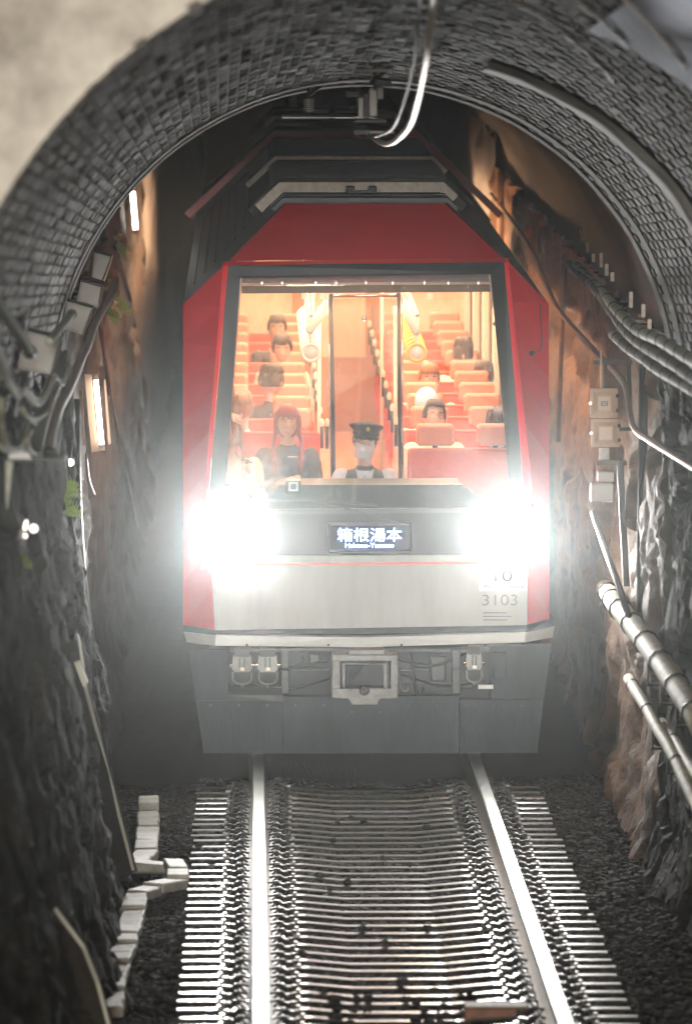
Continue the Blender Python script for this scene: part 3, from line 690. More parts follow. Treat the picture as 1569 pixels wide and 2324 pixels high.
# wipers, washer nozzle
MB().tube([L(592, 1136, .02), L(700, 1134, .0), L(856, 1146, .0)], .008, 6).build('wiper_blade', 'rubber', train, True)
MB().tube([L(716, 1136, .0), L(790, 1155, -.01), L(925, 1190, -.03)], .007, 6).build('wiper_arm', 'rubber', train, True)
MB().disc(L(1205, 800, .45), (0, -1, 0), .018, .05, 12).build('washer_nozzle', 'iron', train, True)
MB().tube(smooth_path([L(1224, 690, .6), L(1226, 740, .58), L(1228, 780, .56), L(1223, 795, .5), L(1207, 800, .43)], 4), .004, 5).build('nozzle_hose', 'iron', train, True)
# underframe
box_in = panel('underframe_back', [(520, 1466, .75), (1110, 1458, .75), (1110, 1600, .75), (520, 1600, .75)], 'dark', .05)
panel('skirt_side_plate', [(428, 1474, .16), (516, 1476, .10), (518, 1592, .10), (444, 1592, .16)], 'skirt', .03)
panel('skirt_side_plate', [(1112, 1468, .10), (1250, 1460, .16), (1232, 1590, .16), (1112, 1586, .10)], 'skirt', .03)
panel('snow_plough', [(444, 1590, .06), (641, 1590, .02), (641, 1709, .04), (462, 1709, .08)], 'skirt', .03)
panel('snow_plough', [(642.5, 1580, .02), (1040, 1578, .02), (1040, 1709, .04), (642.5, 1709, .04)], 'skirt', .03)
panel('snow_plough', [(1041.5, 1586, .02), (1232, 1588, .06), (1218, 1707, .08), (1041.5, 1709, .04)], 'skirt', .03)
panel('plough_ledge', [(518, 1576, .03), (642, 1578, .02), (642, 1592, .02), (518, 1592, .05)], 'under', .4)
for px, w_ in ((646, 9), (1034, 10)):
    for y0, y1 in ((1474, 1516), (1520, 1574)):
        panel('upright_bracket', [(px - w_, y0, .10), (px + w_, y0, .10), (px + w_ * .9, y1, .10), (px - w_ * .9, y1, .10)], 'under', .06, 0, None, .006)
for (x0, x1, y0, y1, ly, m) in ((520, 1110, 1470, 1480, .35, 'under'), (660, 750, 1517, 1522, .3, 'steel'), (900, 975, 1517, 1522, .3, 'steel'), (700, 726, 1484, 1510, .4, 'under'), (975, 1012, 1490, 1545, .45, 'under'), (680, 690, 1490, 1500, .4, 'under'), (1040, 1075, 1520, 1560, .5, 'under'), (560, 640, 1560, 1568, .5, 'under'), (905, 1030, 1545, 1551, .5, 'under'), (1115, 1150, 1480, 1540, .05, 'skirt')):
    panel('underframe_fitting', [(x0, y0, ly), (x1, y0, ly), (x1 - 3, y1, ly), (x0 + 3, y1, ly)], m, .05, 0, None, .008)
def hose_lamp(px, py, s=1.0):
    t = MB().rbox(L(px, py - 26, .08), (.055 * s, .05, .028), .2)
    o = t.build('hose_cock', 'under', train)
    MB().prism([L(px - 20 * s, py - 16, .06), L(px + 20 * s, py - 16, .06), L(px + 23 * s, py + 12, .05), L(px + 17 * s, py + 20, .05), L(px - 17 * s, py + 20, .05), L(px - 23 * s, py + 12, .05)], (0, .07, 0)).build('cock_body', 'steel', o)
    for k in (-1, 1): MB().disc(L(px + 22 * s * k, py + 6, .07), (k, 0, 0), .011, .018, 8).build('cock_bolt', 'chrome', o)
    MB().tube(smooth_path([L(px - 21 * s, py + 20, .06), L(px - 20 * s, py + 38, .06), L(px - 10 * s, py + 46, .06), L(px, py + 47, .06), L(px + 10 * s, py + 46, .06), L(px + 20 * s, py + 38, .06), L(px + 21 * s, py + 20, .06)], 3), .0075, 6).build('cock_hoop', 'steel', o, True)
    for k in (-.25, .25): MB().box(L(px + 20 * s * k, py - 2, .04), (.006, .012, .035)).build('cock_rib', 'under', o)
    MB().box(L(px + 1, py + 13, .045), (.014, .008, .011)).build('cock_plate', 'pale', o)
    MB().disc(L(px, py + 47, .06), (0, 0, -1), .009, .02, 8).build('cock_drain', 'steel', o)
hose_lamp(549, 1505); hose_lamp(607, 1505); hose_lamp(1075, 1500, .8)
panel('white_tag', [(1084, 1554, .02), (1118, 1554, .02), (1118, 1563, .02), (1084, 1563, .02)], 'white', .02)
for k in range(12): MB().disc(L(478 + 64 * k, 1600 if abs(k - 5.5) > 1 else 1615, .03), (0, -1, 0), .009, .012, 8).build('plough_bolt', 'under', train)
for px in (560, 745, 910, 1100): MB().box(L(px, 1463, -.06), (.007, .004, .007)).build('bumper_screw', 'iron', train)
for (xa, ya, xb, yb, r) in ((530, 1482, 742, 1500, .011), (905, 1496, 1060, 1482, .010), (560, 1550, 750, 1540, .009), (910, 1530, 1100, 1544, .009), (930, 1480, 960, 1560, .010)):
    MB().tube(smooth_path([L(xa, ya, .3), L((xa + xb) / 2, max(ya, yb) + 14, .28), L(xb, yb, .3)], 4), r, 6).build('air_hose', 'cable', train, True)
# coupler
cp = panel('coupler', [(752, 1492, -.02), (771, 1492, -.02), (771, 1580, -.02), (752, 1580, -.02)], 'steel', .22, 0, None, .006)
for q in ([(885, 1492), (902, 1492), (902, 1580), (885, 1580)], [(752, 1486), (902, 1486), (902, 1500), (752, 1500)], [(752, 1562), (902, 1562), (902, 1584), (862, 1586), (855, 1599), (798, 1599), (790, 1586), (752, 1583)], [(776, 1504), (878, 1504), (878, 1508), (776, 1508)], [(776, 1508), (783, 1508), (783, 1560), (776, 1560)], [(870, 1508), (878, 1508), (878, 1560), (870, 1560)]):
    panel('coupler_frame', [(x, y, -.03) for x, y in q], 'steel', .16, 0, cp, .005)
panel('coupler_pocket', [(771, 1500, .2), (885, 1500, .2), (885, 1562, .2), (771, 1562, .2)], 'dark', .02, 0, cp)
panel('coupler_wedge', [(783, 1508, .0), (826, 1508, .03), (812, 1528, .03), (785, 1556, .0)], 'skirt', .1, 0, cp, .006)
panel('coupler_cover', [(792, 1474, .0), (870, 1474, .0), (872, 1486, .0), (790, 1486, .0)], 'steel', .2, 0, cp, .005)
MB().ring(L(826, 1567, -.04), (0, 1, 0), .027, .009, 20, 6).build('coupler_eye', 'iron', cp, True); MB().disc(L(826, 1567, -.05), (0, 1, 0), .017, .03, 6).build('coupler_bolt', 'iron', cp)
MB().tube([L(818, 1530, .0), L(818, 1530, .04)], .02, 10).build('coupler_hole', 'dark', cp)
MB().tube(smooth_path([L(905, 1520, .1), L(908, 1545, .05), L(912, 1566, .05), L(925, 1566, .05), L(926, 1558, .05)], 3), .007, 6).build('coupling_lever', 'steel', train, True)
# wheels under the front
for sx in (XL - .8, XR - .8):
    for wy in (1.7, 3.5):
        b = MB(); b.disc((sx - .06, wy, .40), (1, 0, 0), .40, .12, 28); b.build('wheel', 'under', train, True)
MB().box((0, 7.1, .62), (1.1, 6.6, .12)).build('underframe', 'dark', train)
# ------------------------------------------------------------------ interior
FZ = 1.0
def quad(name, pts, m, th=(0, 0, 0)): return MB().prism([Vector(p) for p in pts], th).build(name, m, train)
quad('cabin_floor', [(-1.2, .35, FZ), (1.2, .35, FZ), (1.2, 14, FZ), (-1.2, 14, FZ)], 'wood', (0, 0, -.03))
for s in (-1, 1):
    quad('cabin_wall', [(s * 1.2, .75, FZ), (s * 1.2, 14, FZ), (s * 1.2, 14, WZ0), (s * 1.2, .85, WZ0)], 'cream', (s * .03, 0, 0))
    quad('cabin_wall', [(s * 1.2, .85, WZ1), (s * 1.2, 14, WZ1), (s * 1.2, 14, 3.05), (s * 1.2, .85, 3.05)], 'cream', (s * .03, 0, 0))
    for k in range(7): MB().rbox((s * 1.21, 1.27 + 2.1 * k if k < 6 else 13.9, (WZ0 + WZ1) / 2), (.03, .09, (WZ1 - WZ0) / 2 + .01), .3).build('window_post', 'ivory', train)
    quad('cabin_ceiling', [(s * 1.2, 1.0, 3.05), (s * 1.2, 14, 3.05), (s * .56, 14, 3.60), (s * .56, 1.3, 3.60)], 'cream', (0, 0, .02))
quad('cabin_ceiling', [(-.56, 1.3, 3.60), (.56, 1.3, 3.60), (.56, 14, 3.60), (-.56, 14, 3.60)], 'cream', (0, 0, .02))
quad('end_wall', [(-1.2, 13.95, FZ), (-.42, 13.95, FZ), (-.42, 13.95, 3.5), (-1.2, 13.95, 3.05)], 'cream', (0, .03, 0)); quad('end_wall', [(1.2, 13.95, FZ), (.42, 13.95, FZ), (.42, 13.95, 3.5), (1.2, 13.95, 3.05)], 'cream', (0, .03, 0))
dd = quad('end_door', [(-.415, 13.9, FZ), (.415, 13.9, FZ), (.415, 13.9, 3.0), (-.415, 13.9, 3.0)], 'wood', (0, .03, 0)); MB().box((0, 13.89, 2.2), (.26, .01, .5)).build('door_window', 'cream', dd); MB().tube([(.33, 13.85, 1.8), (.33, 13.85, 2.2)], .015, 6).build('door_handle', 'chrome', dd)
quad('end_wall', [(-.42, 13.93, 3.0), (.42, 13.93, 3.0), (.42, 13.93, 3.6), (-.42, 13.93, 3.6)], 'cream', (0, .03, 0))
for s in (-1, 1): MB().tube([(s * .62, 1.6, 3.46), (s * .62, 13.8, 3.46)], .035, 8).build('ceiling_light', 'ceil', train)
MB().tube([(-.55, .82, 3.27), (.55, .82, 3.27)], .02, 8).build('cab_fill', 'cabfill', train)  # added tube hidden behind the header, brightens driver and front passengers
fm = bpy.data.materials.new('glass_dust_film'); fm.use_nodes = True; n = fm.node_tree; n.nodes.clear(); t_ = n.nodes.new('ShaderNodeBsdfTransparent'); d_ = n.nodes.new('ShaderNodeBsdfDiffuse'); r_ = n.nodes.new('ShaderNodeBsdfTranslucent'); a_ = n.nodes.new('ShaderNodeAddShader'); x_ = n.nodes.new('ShaderNodeMixShader'); o_ = n.nodes.new('ShaderNodeOutputMaterial')
tc = n.nodes.new('ShaderNodeTexCoord'); mp = n.nodes.new('ShaderNodeMapping'); mp.inputs['Scale'].default_value = (7, 7, .7); nz = n.nodes.new('ShaderNodeTexNoise'); nz.inputs['Scale'].default_value = 3.5; nz.inputs['Detail'].default_value = 5; mr = n.nodes.new('ShaderNodeMapRange'); mr.inputs[1].default_value = .3; mr.inputs[2].default_value = .75; mr.inputs[3].default_value = .09; mr.inputs[4].default_value = .21
d_.inputs[0].default_value = (.8, .7, .58, 1); r_.inputs[0].default_value = (.8, .68, .55, 1)
for a, b in ((tc.outputs['Object'], mp.inputs[0]), (mp.outputs[0], nz.inputs[0]), (nz.outputs[0], mr.inputs[0]), (mr.outputs[0], x_.inputs[0]), (t_.outputs[0], x_.inputs[1]), (d_.outputs[0], a_.inputs[0]), (r_.outputs[0], a_.inputs[1]), (a_.outputs[0], x_.inputs[2]), (x_.outputs[0], o_.inputs[0])): n.links.new(a, b)
M['film'] = fm
arc = smooth_path([Vector(p) for p in ((520, 1110, 0), (618, 1105, 0), (660, 1005, 0), (755, 908, 0), (850, 850, 0), (940, 824, 0), (1020, 826, 0), (1085, 842, 0), (1128, 868, 0))], 4)
fv = []; 
for q in arc:
    u = (q.x - 520) / (1128 - 520); xt = 545 + u * 567; fv += [L(xt, 634, fly(634) + .014), L(q.x, q.y, fly(q.y) + .014)]
MB().add(fv, [(2 * i, 2 * i + 1, 2 * i + 3, 2 * i + 2) for i in range(len(arc) - 1)]).build('dust_film', 'film', train)
# dashboard
db = MB(); zt = L(800, 1085, .62).z
x0, x1 = L(634, 1085, .62).x, L(1036, 1085, .62).x; xa, xb = L(610, 1150, .3).x, L(1052, 1112, .3).x; zf = L(800, 1110, .36).z
db.prism([(x0, .62, zt), (x1, .62, zt), (xb, .36, zf), (xa, .36, zf)], (0, .02, -.35)); db.build('dashboard', 'dash', train)
quad('dashboard_front', [(-1.16, .12, 1.35), (1.16, .12, 1.35), (1.16, .3, L(800, 1140, .3).z), (-1.16, .3, L(800, 1140, .3).z)], 'dash', (0, .25, 0))
q = panel('dashboard_hump', [(600, 1152, .25), (634, 1100, .30), (1046, 1100, .30), (1120, 1152, .25)], 'dash', .1)
pk = panel('camera_post', [(652, 1110, .24), (680, 1110, .24), (680, 1160, .2), (652, 1160, .2)], 'dash', .03, -.01)
cm = MB().rbox(L(665, 1104, .22), (.053, .03, .047), .3).build('camera_body', 'black', pk); panel('camera_rim', [(650, 1088.5, .19), (681, 1088.5, .19), (682, 1091, .19), (649, 1091, .19)], 'pale', .06, 0, pk)
panel('camera_target', [(655, 1094, .185), (676, 1094, .185), (676, 1114, .185), (655, 1114, .185)], 'sticker', .004, 0, pk); panel('camera_target_core', [(658.5, 1097.5, .18), (672.5, 1097.5, .18), (672.5, 1110.5, .18), (658.5, 1110.5, .18)], 'print', .004, 0, pk)
for (x, y, w_) in ((598, 1103, 9), (596, 1137, 7), (612, 1126, 5)): MB().rbox(L(x, y, .4), (w_ * .003, .04, .012), .2).build('control_switch', 'dash', train)
# header, sunshade tube, side trim
panel('header_panel', [(548, 622, .62), (1112, 618, .62), (1112, 642, .62), (548, 646, .62)], 'grey_cloth', .03)
panel('header_panel', [(548, 649, .66), (1118, 645, .66), (1118, 662, .66), (548, 666, .66)], 'black', .03)
MB().tube([L(549, 645, .6), L(1112, 642, .6)], .009, 8).build('sunshade_tube', 'ivory', train, True)
for x in (594, 640, 716, 762, 830, 890, 962, 1016, 1084): MB().rbox(L(x, 642, .57), (.011, .014, .012), .3).build('shade_clip', 'chrome', train)
MB().prism([L(545, 629, .58), L(549, 629, .58), L(525, 900, .36), L(514, 1085, .12), L(509, 1085, .12), L(520, 880, .36)], (0, .03, 0)).build('side_trim', 'ivory', train)
MB().prism([L(1108, 624, .58), L(1113, 624, .58), L(1124, 700, .5), L(1117, 700, .5)], (0, .03, 0)).build('side_trim', 'ivory', train)
# cab partition
PY = 1.55
def pbar(x0, y0, x1, y1, w_, m='rubber', ly=PY): 
    return MB().tube([L(x0, y0, ly), L(x1, y1, ly)], w_, 8).build('partition_post', m, train, True)
pbar(751, 666, 757, 1088, .014); pbar(904, 664, 907, 1088, .014); pbar(752, 671, 903, 670, .013, 'chrome')
pbar(745, 668, 751, 1088, .006, 'chrome'); pbar(911, 666, 914, 1088, .006, 'chrome')
dg = panel('cab_door_glass', [(757, 678, PY), (900, 677, PY), (900, 1090, PY), (757, 1090, PY)], 'glass2', .004)
MB().disc(L(826, 723, PY - .01), (0, -1, 0), .020, .003, 16).build('round_sticker', 'print', train); MB().ell(L(826, 721, PY - .02), (.006, .002, .007), 8, 6).build('sticker_figure', 'sticker', train); MB().ell(L(826, 728, PY - .02), (.012, .002, .006), 8, 6).build('sticker_figure', 'sticker', train)
MB().rbox(L(910, 657, PY - .04), (.02, .01, .01), .3).build('door_hinge', 'chrome', train)
for x in (691, 732, 918, 975): MB().box(L(x, 672, PY), (.022, .01, .02)).build('partition_bracket', 'ivory', train)
hk = MB().tube(smooth_path([L(1127, 703, .5), L(1120, 708, .48), L(1123, 722, .48), L(1121, 732, .48)], 3), .005, 6).build('hanging_hook', 'iron', train, True); MB().ell(L(1121, 735, .48), (.014, .014, .014), 10, 8).build('hook_knob', 'iron', hk, True)
# grab arms and hanging straps
for xa_, ya_, xb_, yb_ in ((746, 688, 700, 752), (908, 684, 946, 756)):
    ar = MB().tube([L(xa_, ya_, 1.75), L(xb_, yb_, 1.62)], [.040, .030], 10).build('grab_arm', 'ivory', train, True); MB().disc(L(xb_, yb_, 1.57), (0, -1, 0), .016, .01, 10).build('arm_bolt', 'boxgrey', ar, True)
for s, px, py, m in ((-1, 705, 800, 'strapw'), (1, 945, 800, 'yellow')):
    c0 = L(px, py, 1.9)
    r_ = MB().tube([(c0.x, 1.8, c0.z + .28), (c0.x, 12.5, c0.z + .28)], .014, 8).build('strap_rail', 'chrome', train, True)
    for k in range(13):
        c = c0 + Vector((0, k * .30, 0)); st = MB().ring(c, (0, 1, .1 * math.sin(k)), .062, .014, 24, 8).build('hanging_strap', m, train, True)
        MB().tube([c + Vector((0, 0, .06)), c + Vector((0, 0, .28))], .015, 6).build('strap_band', 'strapw', st)
        MB().disc(c + Vector((0, -.006, 0)), (0, 1, 0), .052, .010, 20).build('strap_insert', 'strapw', st, True)
# seats
def seat_unit(xc_list, y, z0, x0, x1, hr=True, side=1):
    zt_ = z0
    s_ = MB().rbox(((x0 + x1) / 2, y + .04, (FZ + .38 + zt_ - .18) / 2), ((x1 - x0) / 2, .06, (zt_ - .18 - FZ - .38) / 2), .35).build('seat', 'seat', train, bevel=.012)
    MB().tube([(x0 + .02, y - .02, zt_ - .18), (x1 - .02, y - .02, zt_ - .18)], .009, 6).build('seat_piping', 'headrest', s_, True)
    MB().rbox(((x0 + x1) / 2, y + .30, FZ + .36), ((x1 - x0) / 2, .24, .07), .5).build('seat_cushion', 'seat', s_)
    if hr:
        for xc in xc_list:
            MB().rbox((xc, y + .02, zt_ - .080), (.140, .045, .080), .45).build('headrest', 'headrest', s_, bevel=.008)
            MB().tube([(xc, y + .03, zt_ - .2), (xc, y + .03, zt_ - .1)], .02, 8).build('headrest_stem', 'iron', s_)
    xh = x0 if side > 0 else x1
    MB().tube([(xh - .05 * side, y + .0, zt_ - .30), (xh - .05 * side, y, zt_ - .12)], .014, 8).build('grab_handle', 'rubber', s_, True)
    MB().ell((xh - .05 * side, y, zt_ - .11), (.020, .020, .035), 10, 8).build('handle_knob', 'ivory', s_, True)
    return s_
def zat(py, ly): return L(800, py, ly).z
ztop = zat(962, 2.0)
for y in [2.0, 3.4, 4.5, 5.5, 6.55, 7.6, 8.65, 9.7, 10.8, 11.9, 13.0]: seat_unit((.53, .97), y, ztop, .33, 1.17, True, 1)
for y in [3.25, 4.3, 5.33, 6.35, 7.4, 8.45, 9.5, 10.6, 11.7, 12.8]: seat_unit((-.50, -.97), y, ztop, -1.17, -.33, True, -1)
seat_unit((), 2.45, zat(981, 2.45) + .18, -1.17, -.30, False, -1)
for s in (-1, 1):
    for k in range(2): MB().tube([(s * .29, 4.0 + 4.5 * k, FZ), (s * .29, 4.0 + 4.5 * k, 2.9)], .014, 8).build('aisle_pole', 'ivory', train, True)
# second carriage behind
car2 = thing('train_carriage', 'second red carriage coupled behind, only its dark roof gear showing above the first', 'train'); car2.matrix_world = TM @ Matrix.Translation((0, 15.0, .0))
q = MB().prism([Vector((A.x, 0, A.z)), Vector((C.x, 0, C.z)), Vector((D.x, 0, D.z)), Vector((Fp.x, 0, Fp.z)), Vector((hw_, 0, .5)), Vector((-hw_, 0, .5))], (0, 13.5, 0)); q.build('body', 'dark', car2)
for s in (-1, 1):
    for k in range(5): MB().box((s * (hw_ + .006), 1.8 + 2.4 * k, 2.35), (.006, 1.0, .5)).build('lit_window', 'litwin', car2)
wrap('roof_trim', .0, .35, .02, .02, 'black', .9, .9, None, car2); wrap('pale_roof_band', 1.2, 2.6, .03, .03, 'pale', .12, .1, None, car2); wrap('roof_unit', 2.7, 9, .06, .06, 'dark', .4, .4, None, car2)
MB().box((-.02, 1.5, C.z + .06), (.03, .3, .1)).build('roof_post', 'dark', car2)
for x in (-.75, .55): 
    iz = MB(); 
    for k in range(5): iz.disc((x * .5, 3.0, C.z + .05 + .05 * k), (0, 0, 1), .05, .02, 12)
    iz.tube([(x * .5, 3.0, C.z), (x * .5, 3.0, C.z + .3)], .025, 8); iz.build('roof_insulator', 'boxgrey', car2)
pg = MB(); 
for s in (-1, 1): pg.tube([(s * .45, 3.0, C.z + .1), (s * .38, 4.2, C.z + .42), (s * .3, 3.2, C.z + .70)], .02, 6)
pg.tube([(-.75, 3.2, C.z + .62), (-.55, 3.2, C.z + .72), (.55, 3.2, C.z + .72), (.75, 3.2, C.z + .62)], .022, 6); pg.build('pantograph', 'iron', car2)
# ================================================================== PEOPLE
def head_mesh(b, c, rot, s=1.0, nose=1.0, wide=1.0):
    n, m = 40, 30; o = len(b.v)
    for i in range(m + 1):
        a = math.pi * i / m
        for k in range(n):
            t = 2 * math.pi * k / n; x, y, z = math.sin(a) * math.cos(t), math.sin(a) * math.sin(t), math.cos(a)
            f = max(0.0, -y)
            hx = .075 * wide * (1 - .22 * max(0, -z) ** 1.4); hy = .093 * (1 - .05 * max(0, -z)); hz = .112
            p = Vector((x * hx, y * hy, z * hz))
            if z < 0: p.y += -.012 * (-z) * (1 if y < 0 else .6) + .012 * max(0, y) * (-z)
            if f > .3:
                g_ = lambda px, pz, wx, wz: math.exp(-((p.x - px) / wx) ** 2 - ((p.z - pz) / wz) ** 2)
                p.y -= nose * (.020 * g_(0, -.024, .013, .014) + .011 * g_(0, .0, .010, .02)) ; p.y += .010 * (g_(.031, .012, .017, .012) + g_(-.031, .012, .017, .012))
                p.y -= .007 * g_(0, -.060, .024, .009) + .009 * g_(0, -.092, .022, .014) + .005 * (g_(.03, .03, .03, .009) + g_(-.03, .03, .03, .009)) + .004 * (g_(.04, -.03, .02, .02) + g_(-.04, -.03, .02, .02))
            b.v.append(tuple(c + rot @ (p * s)))
    for i in range(m):
        for k in range(n): b.f.append((o + i * n + k, o + (i + 1) * n + k, o + (i + 1) * n + (k + 1) % n, o + i * n + (k + 1) % n))
    for sd in (-1, 1): b.ell(c + rot @ (Vector((sd * .078 * wide, .008, -.008)) * s), (.009 * s, .018 * s, .030 * s), 10, 8, rot)
def limb(b, pts, rs, n=14):
    pts = [Vector(p) for p in pts]
    for i in range(len(pts) - 1): b.tube([pts[i], pts[i + 1]], [rs[i], rs[i + 1]], n)
    for p, r in zip(pts, rs): b.ell(p, (r, r, r), n, 8)
def hand(b, wrist, dirv, up, s=1.0, curl=.8):
    d = Vector(dirv).normalized(); u = Vector(up); u = (u - d * u.dot(d)).normalized(); sd = d.cross(u)
    pc = Vector(wrist) + d * .045 * s; rot = Matrix((sd, d, u)).transposed()
    b.ell(pc, (.040 * s, .050 * s, .016 * s), 12, 8, rot)
    for k, ln in enumerate((.068, .078, .073, .058)):
        base = Vector(wrist) + d * .085 * s + sd * (.028 - .019 * k) * s; dd = d; pts = [base]
        for j in range(3):
            pts.append(pts[-1] + dd * ln * s * (.45, .32, .23)[j]); dd = (dd - u * curl * .55).normalized()
        b.tube(pts, [.0095 * s, .009 * s, .008 * s, .006 * s], 8)
    t0 = Vector(wrist) + d * .03 * s + sd * .035 * s
    b.tube([t0, t0 + (d * .6 + sd * .6) * .04 * s, t0 + (d * 1.2 + sd * .55 - u * .3) * .06 * s], [.012 * s, .011 * s, .008 * s], 8)
def remesh(o, v, it=2):
    r = o.modifiers.new('remesh', 'REMESH'); r.mode = 'VOXEL'; r.voxel_size = v; r.use_smooth_shade = True
    s = o.modifiers.new('smooth', 'SMOOTH'); s.iterations = it; s.factor = .5; return o
def person(label, px, py, ly, hair='hairb', top='jacket', yaw=0.0, tilt=0.0, nod=0.0, long_hair=0, wide=1.0, glasses=False, mask=False, arms='lap', closed=False, hat=None, back=False, bang=.55, collar=None, s=1.0, group=None, fine=True, bald=0):
    c = L(px, py, ly); base = Vector((c.x, c.y + .05, c.z - .78 * s))
    root = thing('person', label, 'person', (0, 0, 0), group)
    root.matrix_world = TM @ Matrix.Translation(base)
    c = c - base
    R = Matrix.Rotation(yaw, 3, 'Z') @ Matrix.Rotation(tilt, 3, 'Y') @ Matrix.Rotation(nod, 3, 'X')
    b = MB(); head_mesh(b, c, R, s, 1.0, wide)
    neck = Vector((c.x, c.y + .02, c.z - .15 * s)); sh = c.z - .235 * s; fw = -1 if not back else 1
    limb(b, [c + R @ Vector((0, .015, -.06)), neck, (c.x, c.y + .03, sh + .02)], [.052 * s, .050 * s, .06 * s])
    # torso, thighs, shins
    tor = [((c.x, c.y + .035, sh - .03), (.165, .085, .07)), ((c.x, c.y + .03, sh - .15), (.155, .10, .12)), ((c.x, c.y + .04, sh - .30), (.14, .10, .13)), ((c.x, c.y + .05, sh - .44), (.16, .12, .11))]
    for q, r in tor: b.ell(q, tuple(x * s for x in r), 18, 12)
    hips = [(c.x + k * .09 * s, c.y + .03, sh - .47 * s) for k in (-1, 1)]
    for h in hips: limb(b, [h, (h[0] * 1.02, h[1] + fw * .42, h[2]), (h[0] * 1.02, h[1] + fw * .42, h[2] - .38)], [.085, .06, .045])
    lf = MB()
    armp = {}
    for k in (-1, 1):
        S = Vector((c.x + k * .165 * s, c.y + .035, sh - .02))
        if arms == 'lap': E_ = S + Vector((k * .05, fw * .05, -.27)); Wr = E_ + Vector((-k * .10, fw * .20, -.03))
        elif arms == 'cross': E_ = S + Vector((k * .07, -.06, -.25)); Wr = S + Vector((-k * .14, -.20, -.19 - .03 * k))
        elif arms == 'drive': E_ = S + Vector((k * .09, -.05, -.20)); Wr = E_ + Vector((k * .10, -.20, -.06))
        elif arms == 'up': E_ = S + Vector((k * .06, -.08, -.26)); Wr = S + Vector((-.02 + .10 * (k < 0), -.20, -.04 - .12 * (k < 0)))
        limb(b, [S, E_, Wr], [.046 * s, .036 * s, .026 * s]); dv = (Wr - E_).normalized(); hand(b, Wr, dv, (0, -.3, 1), s * .95); armp[k] = (S, E_, Wr)
    body = b.build('body', 'skin', root); remesh(body, .0085 if fine else .013, 1)
    # clothing
    cl = MB()
    for q, r in tor: cl.ell(q, tuple(x * s + .014 for x in r), 20, 12)
    for h in hips: limb(cl, [h, (h[0] * 1.02, h[1] + fw * .42, h[2]), (h[0] * 1.02, h[1] + fw * .42, h[2] - .36)], [.098, .072, .058])
    sleeve = MB() if top == 'vest' else cl
    for k in (-1, 1):
        S, E_, Wr = armp[k]; W2 = E_.lerp(Wr, .93); limb(sleeve, [S, S.lerp(E_, .5), E_, W2], [.066 * s, .060 * s, .054 * s, .042 * s])
    limb(cl, [(c.x, c.y + .035, sh - .02), (c.x, c.y + .03, sh + .045 * s)], [.10 * s, .064 * s])
    o = cl.build('trousers_and_top' if top != 'jacket' else 'jacket', top, root); remesh(o, .011, 2)
    tx = bpy.data.textures.get('folds') or bpy.data.textures.new('folds', 'CLOUDS'); tx.noise_scale = .07
    dm = o.modifiers.new('folds', 'DISPLACE'); dm.texture = tx; dm.strength = .022; dm.mid_level = .55; dm.texture_coords = 'LOCAL'
    if top == 'vest':
        o2 = sleeve.build('sleeves', 'shirt', root); remesh(o2, .011, 2); dm = o2.modifiers.new('folds', 'DISPLACE'); dm.texture = tx; dm.strength = .02; dm.mid_level = .5; dm.texture_coords = 'LOCAL'
        yv = c.y - .105
        MB().prism([(c.x - .060, yv + .045, sh + .035), (c.x + .060, yv + .045, sh + .035), (c.x + .012, yv - .03, sh - .19), (c.x - .012, yv - .03, sh - .19)], (0, .03, 0)).build('shirt_front', 'shirt', root)
        for k in (-1, 1): MB().prism([(c.x + k * .065, yv + .055, sh + .05), (c.x + k * .006, yv + .025, sh + .005), (c.x + k * .045, yv + .01, sh - .045)], (0, -.012, 0)).build('collar', 'shirt', root)
        MB().prism([(c.x - .014, yv + .005, sh + .008), (c.x + .014, yv + .005, sh + .008), (c.x + .010, yv - .01, sh - .025), (c.x + .022, yv - .045, sh - .19), (c.x - .022, yv - .045, sh - .19), (c.x - .010, yv - .01, sh - .025)], (0, -.010, 0)).build('necktie', 'tie', root)
    if collar:
        for k in (-1, 1): MB().prism([(c.x + k * .055, c.y - .03, sh + .06), (c.x + k * .13, c.y - .02, sh + .025), (c.x + k * .11, c.y - .09, sh - .05), (c.x + k * .03, c.y - .10, sh - .10)], (0, -.012, 0)).build('collar', collar, root)
    # face
    if not back:
        for k in (-1, 1):
            e = c + R @ (Vector((k * .031, -.083, .010)) * s)
            MB().ell(e, (.012 * s, .005 * s, (.0022 if closed else .0050) * s), 12, 8, R).build('eye', 'brow', root, True)
            if not closed:
                MB().ell(c + R @ (Vector((k * .031, -.0835, .0095)) * s), (.0135 * s, .0045 * s, .0055 * s), 12, 8, R).build('eye_white', 'skin', root, True)
            MB().ell(c + R @ (Vector((k * .032, -.088, .031)) * s), (.019 * s, .006 * s, .0040 * s), 12, 6, R @ Matrix.Rotation(k * .10, 3, 'Y')).build('eyebrow', 'brow', root, True)
        if not mask:
            MB().ell(c + R @ (Vector((0, -.098, -.0575)) * s), (.023 * s, .008 * s, .0045 * s), 14, 6, R).build('upper_lip', 'lip', root, True)
            MB().ell(c + R @ (Vector((0, -.097, -.0655)) * s), (.018 * s, .009 * s, .0050 * s), 14, 6, R).build('lower_lip', 'lip', root, True)
    if mask:
        n, m_ = 16, 10; q = MB(); vs = []
        for i in range(m_ + 1):
            for j in range(n + 1):
                u = (j / n - .5) * 2; v_ = i / m_; z = .002 - .105 * v_; a = u * 1.25; bulge = .022 * math.cos(u * 1.4) * math.sin(math.pi * min(1, v_ * 1.0 + .12)) + .003 * math.sin(v_ * 18)
                vs.append(c + R @ (Vector((math.sin(a) * (.080 - .012 * v_), -math.cos(a) * (.086 + bulge) - .010, z)) * s))
        fs = [(i * (n + 1) + j, i * (n + 1) + j + 1, (i + 1) * (n + 1) + j + 1, (i + 1) * (n + 1) + j) for i in range(m_) for j in range(n)]
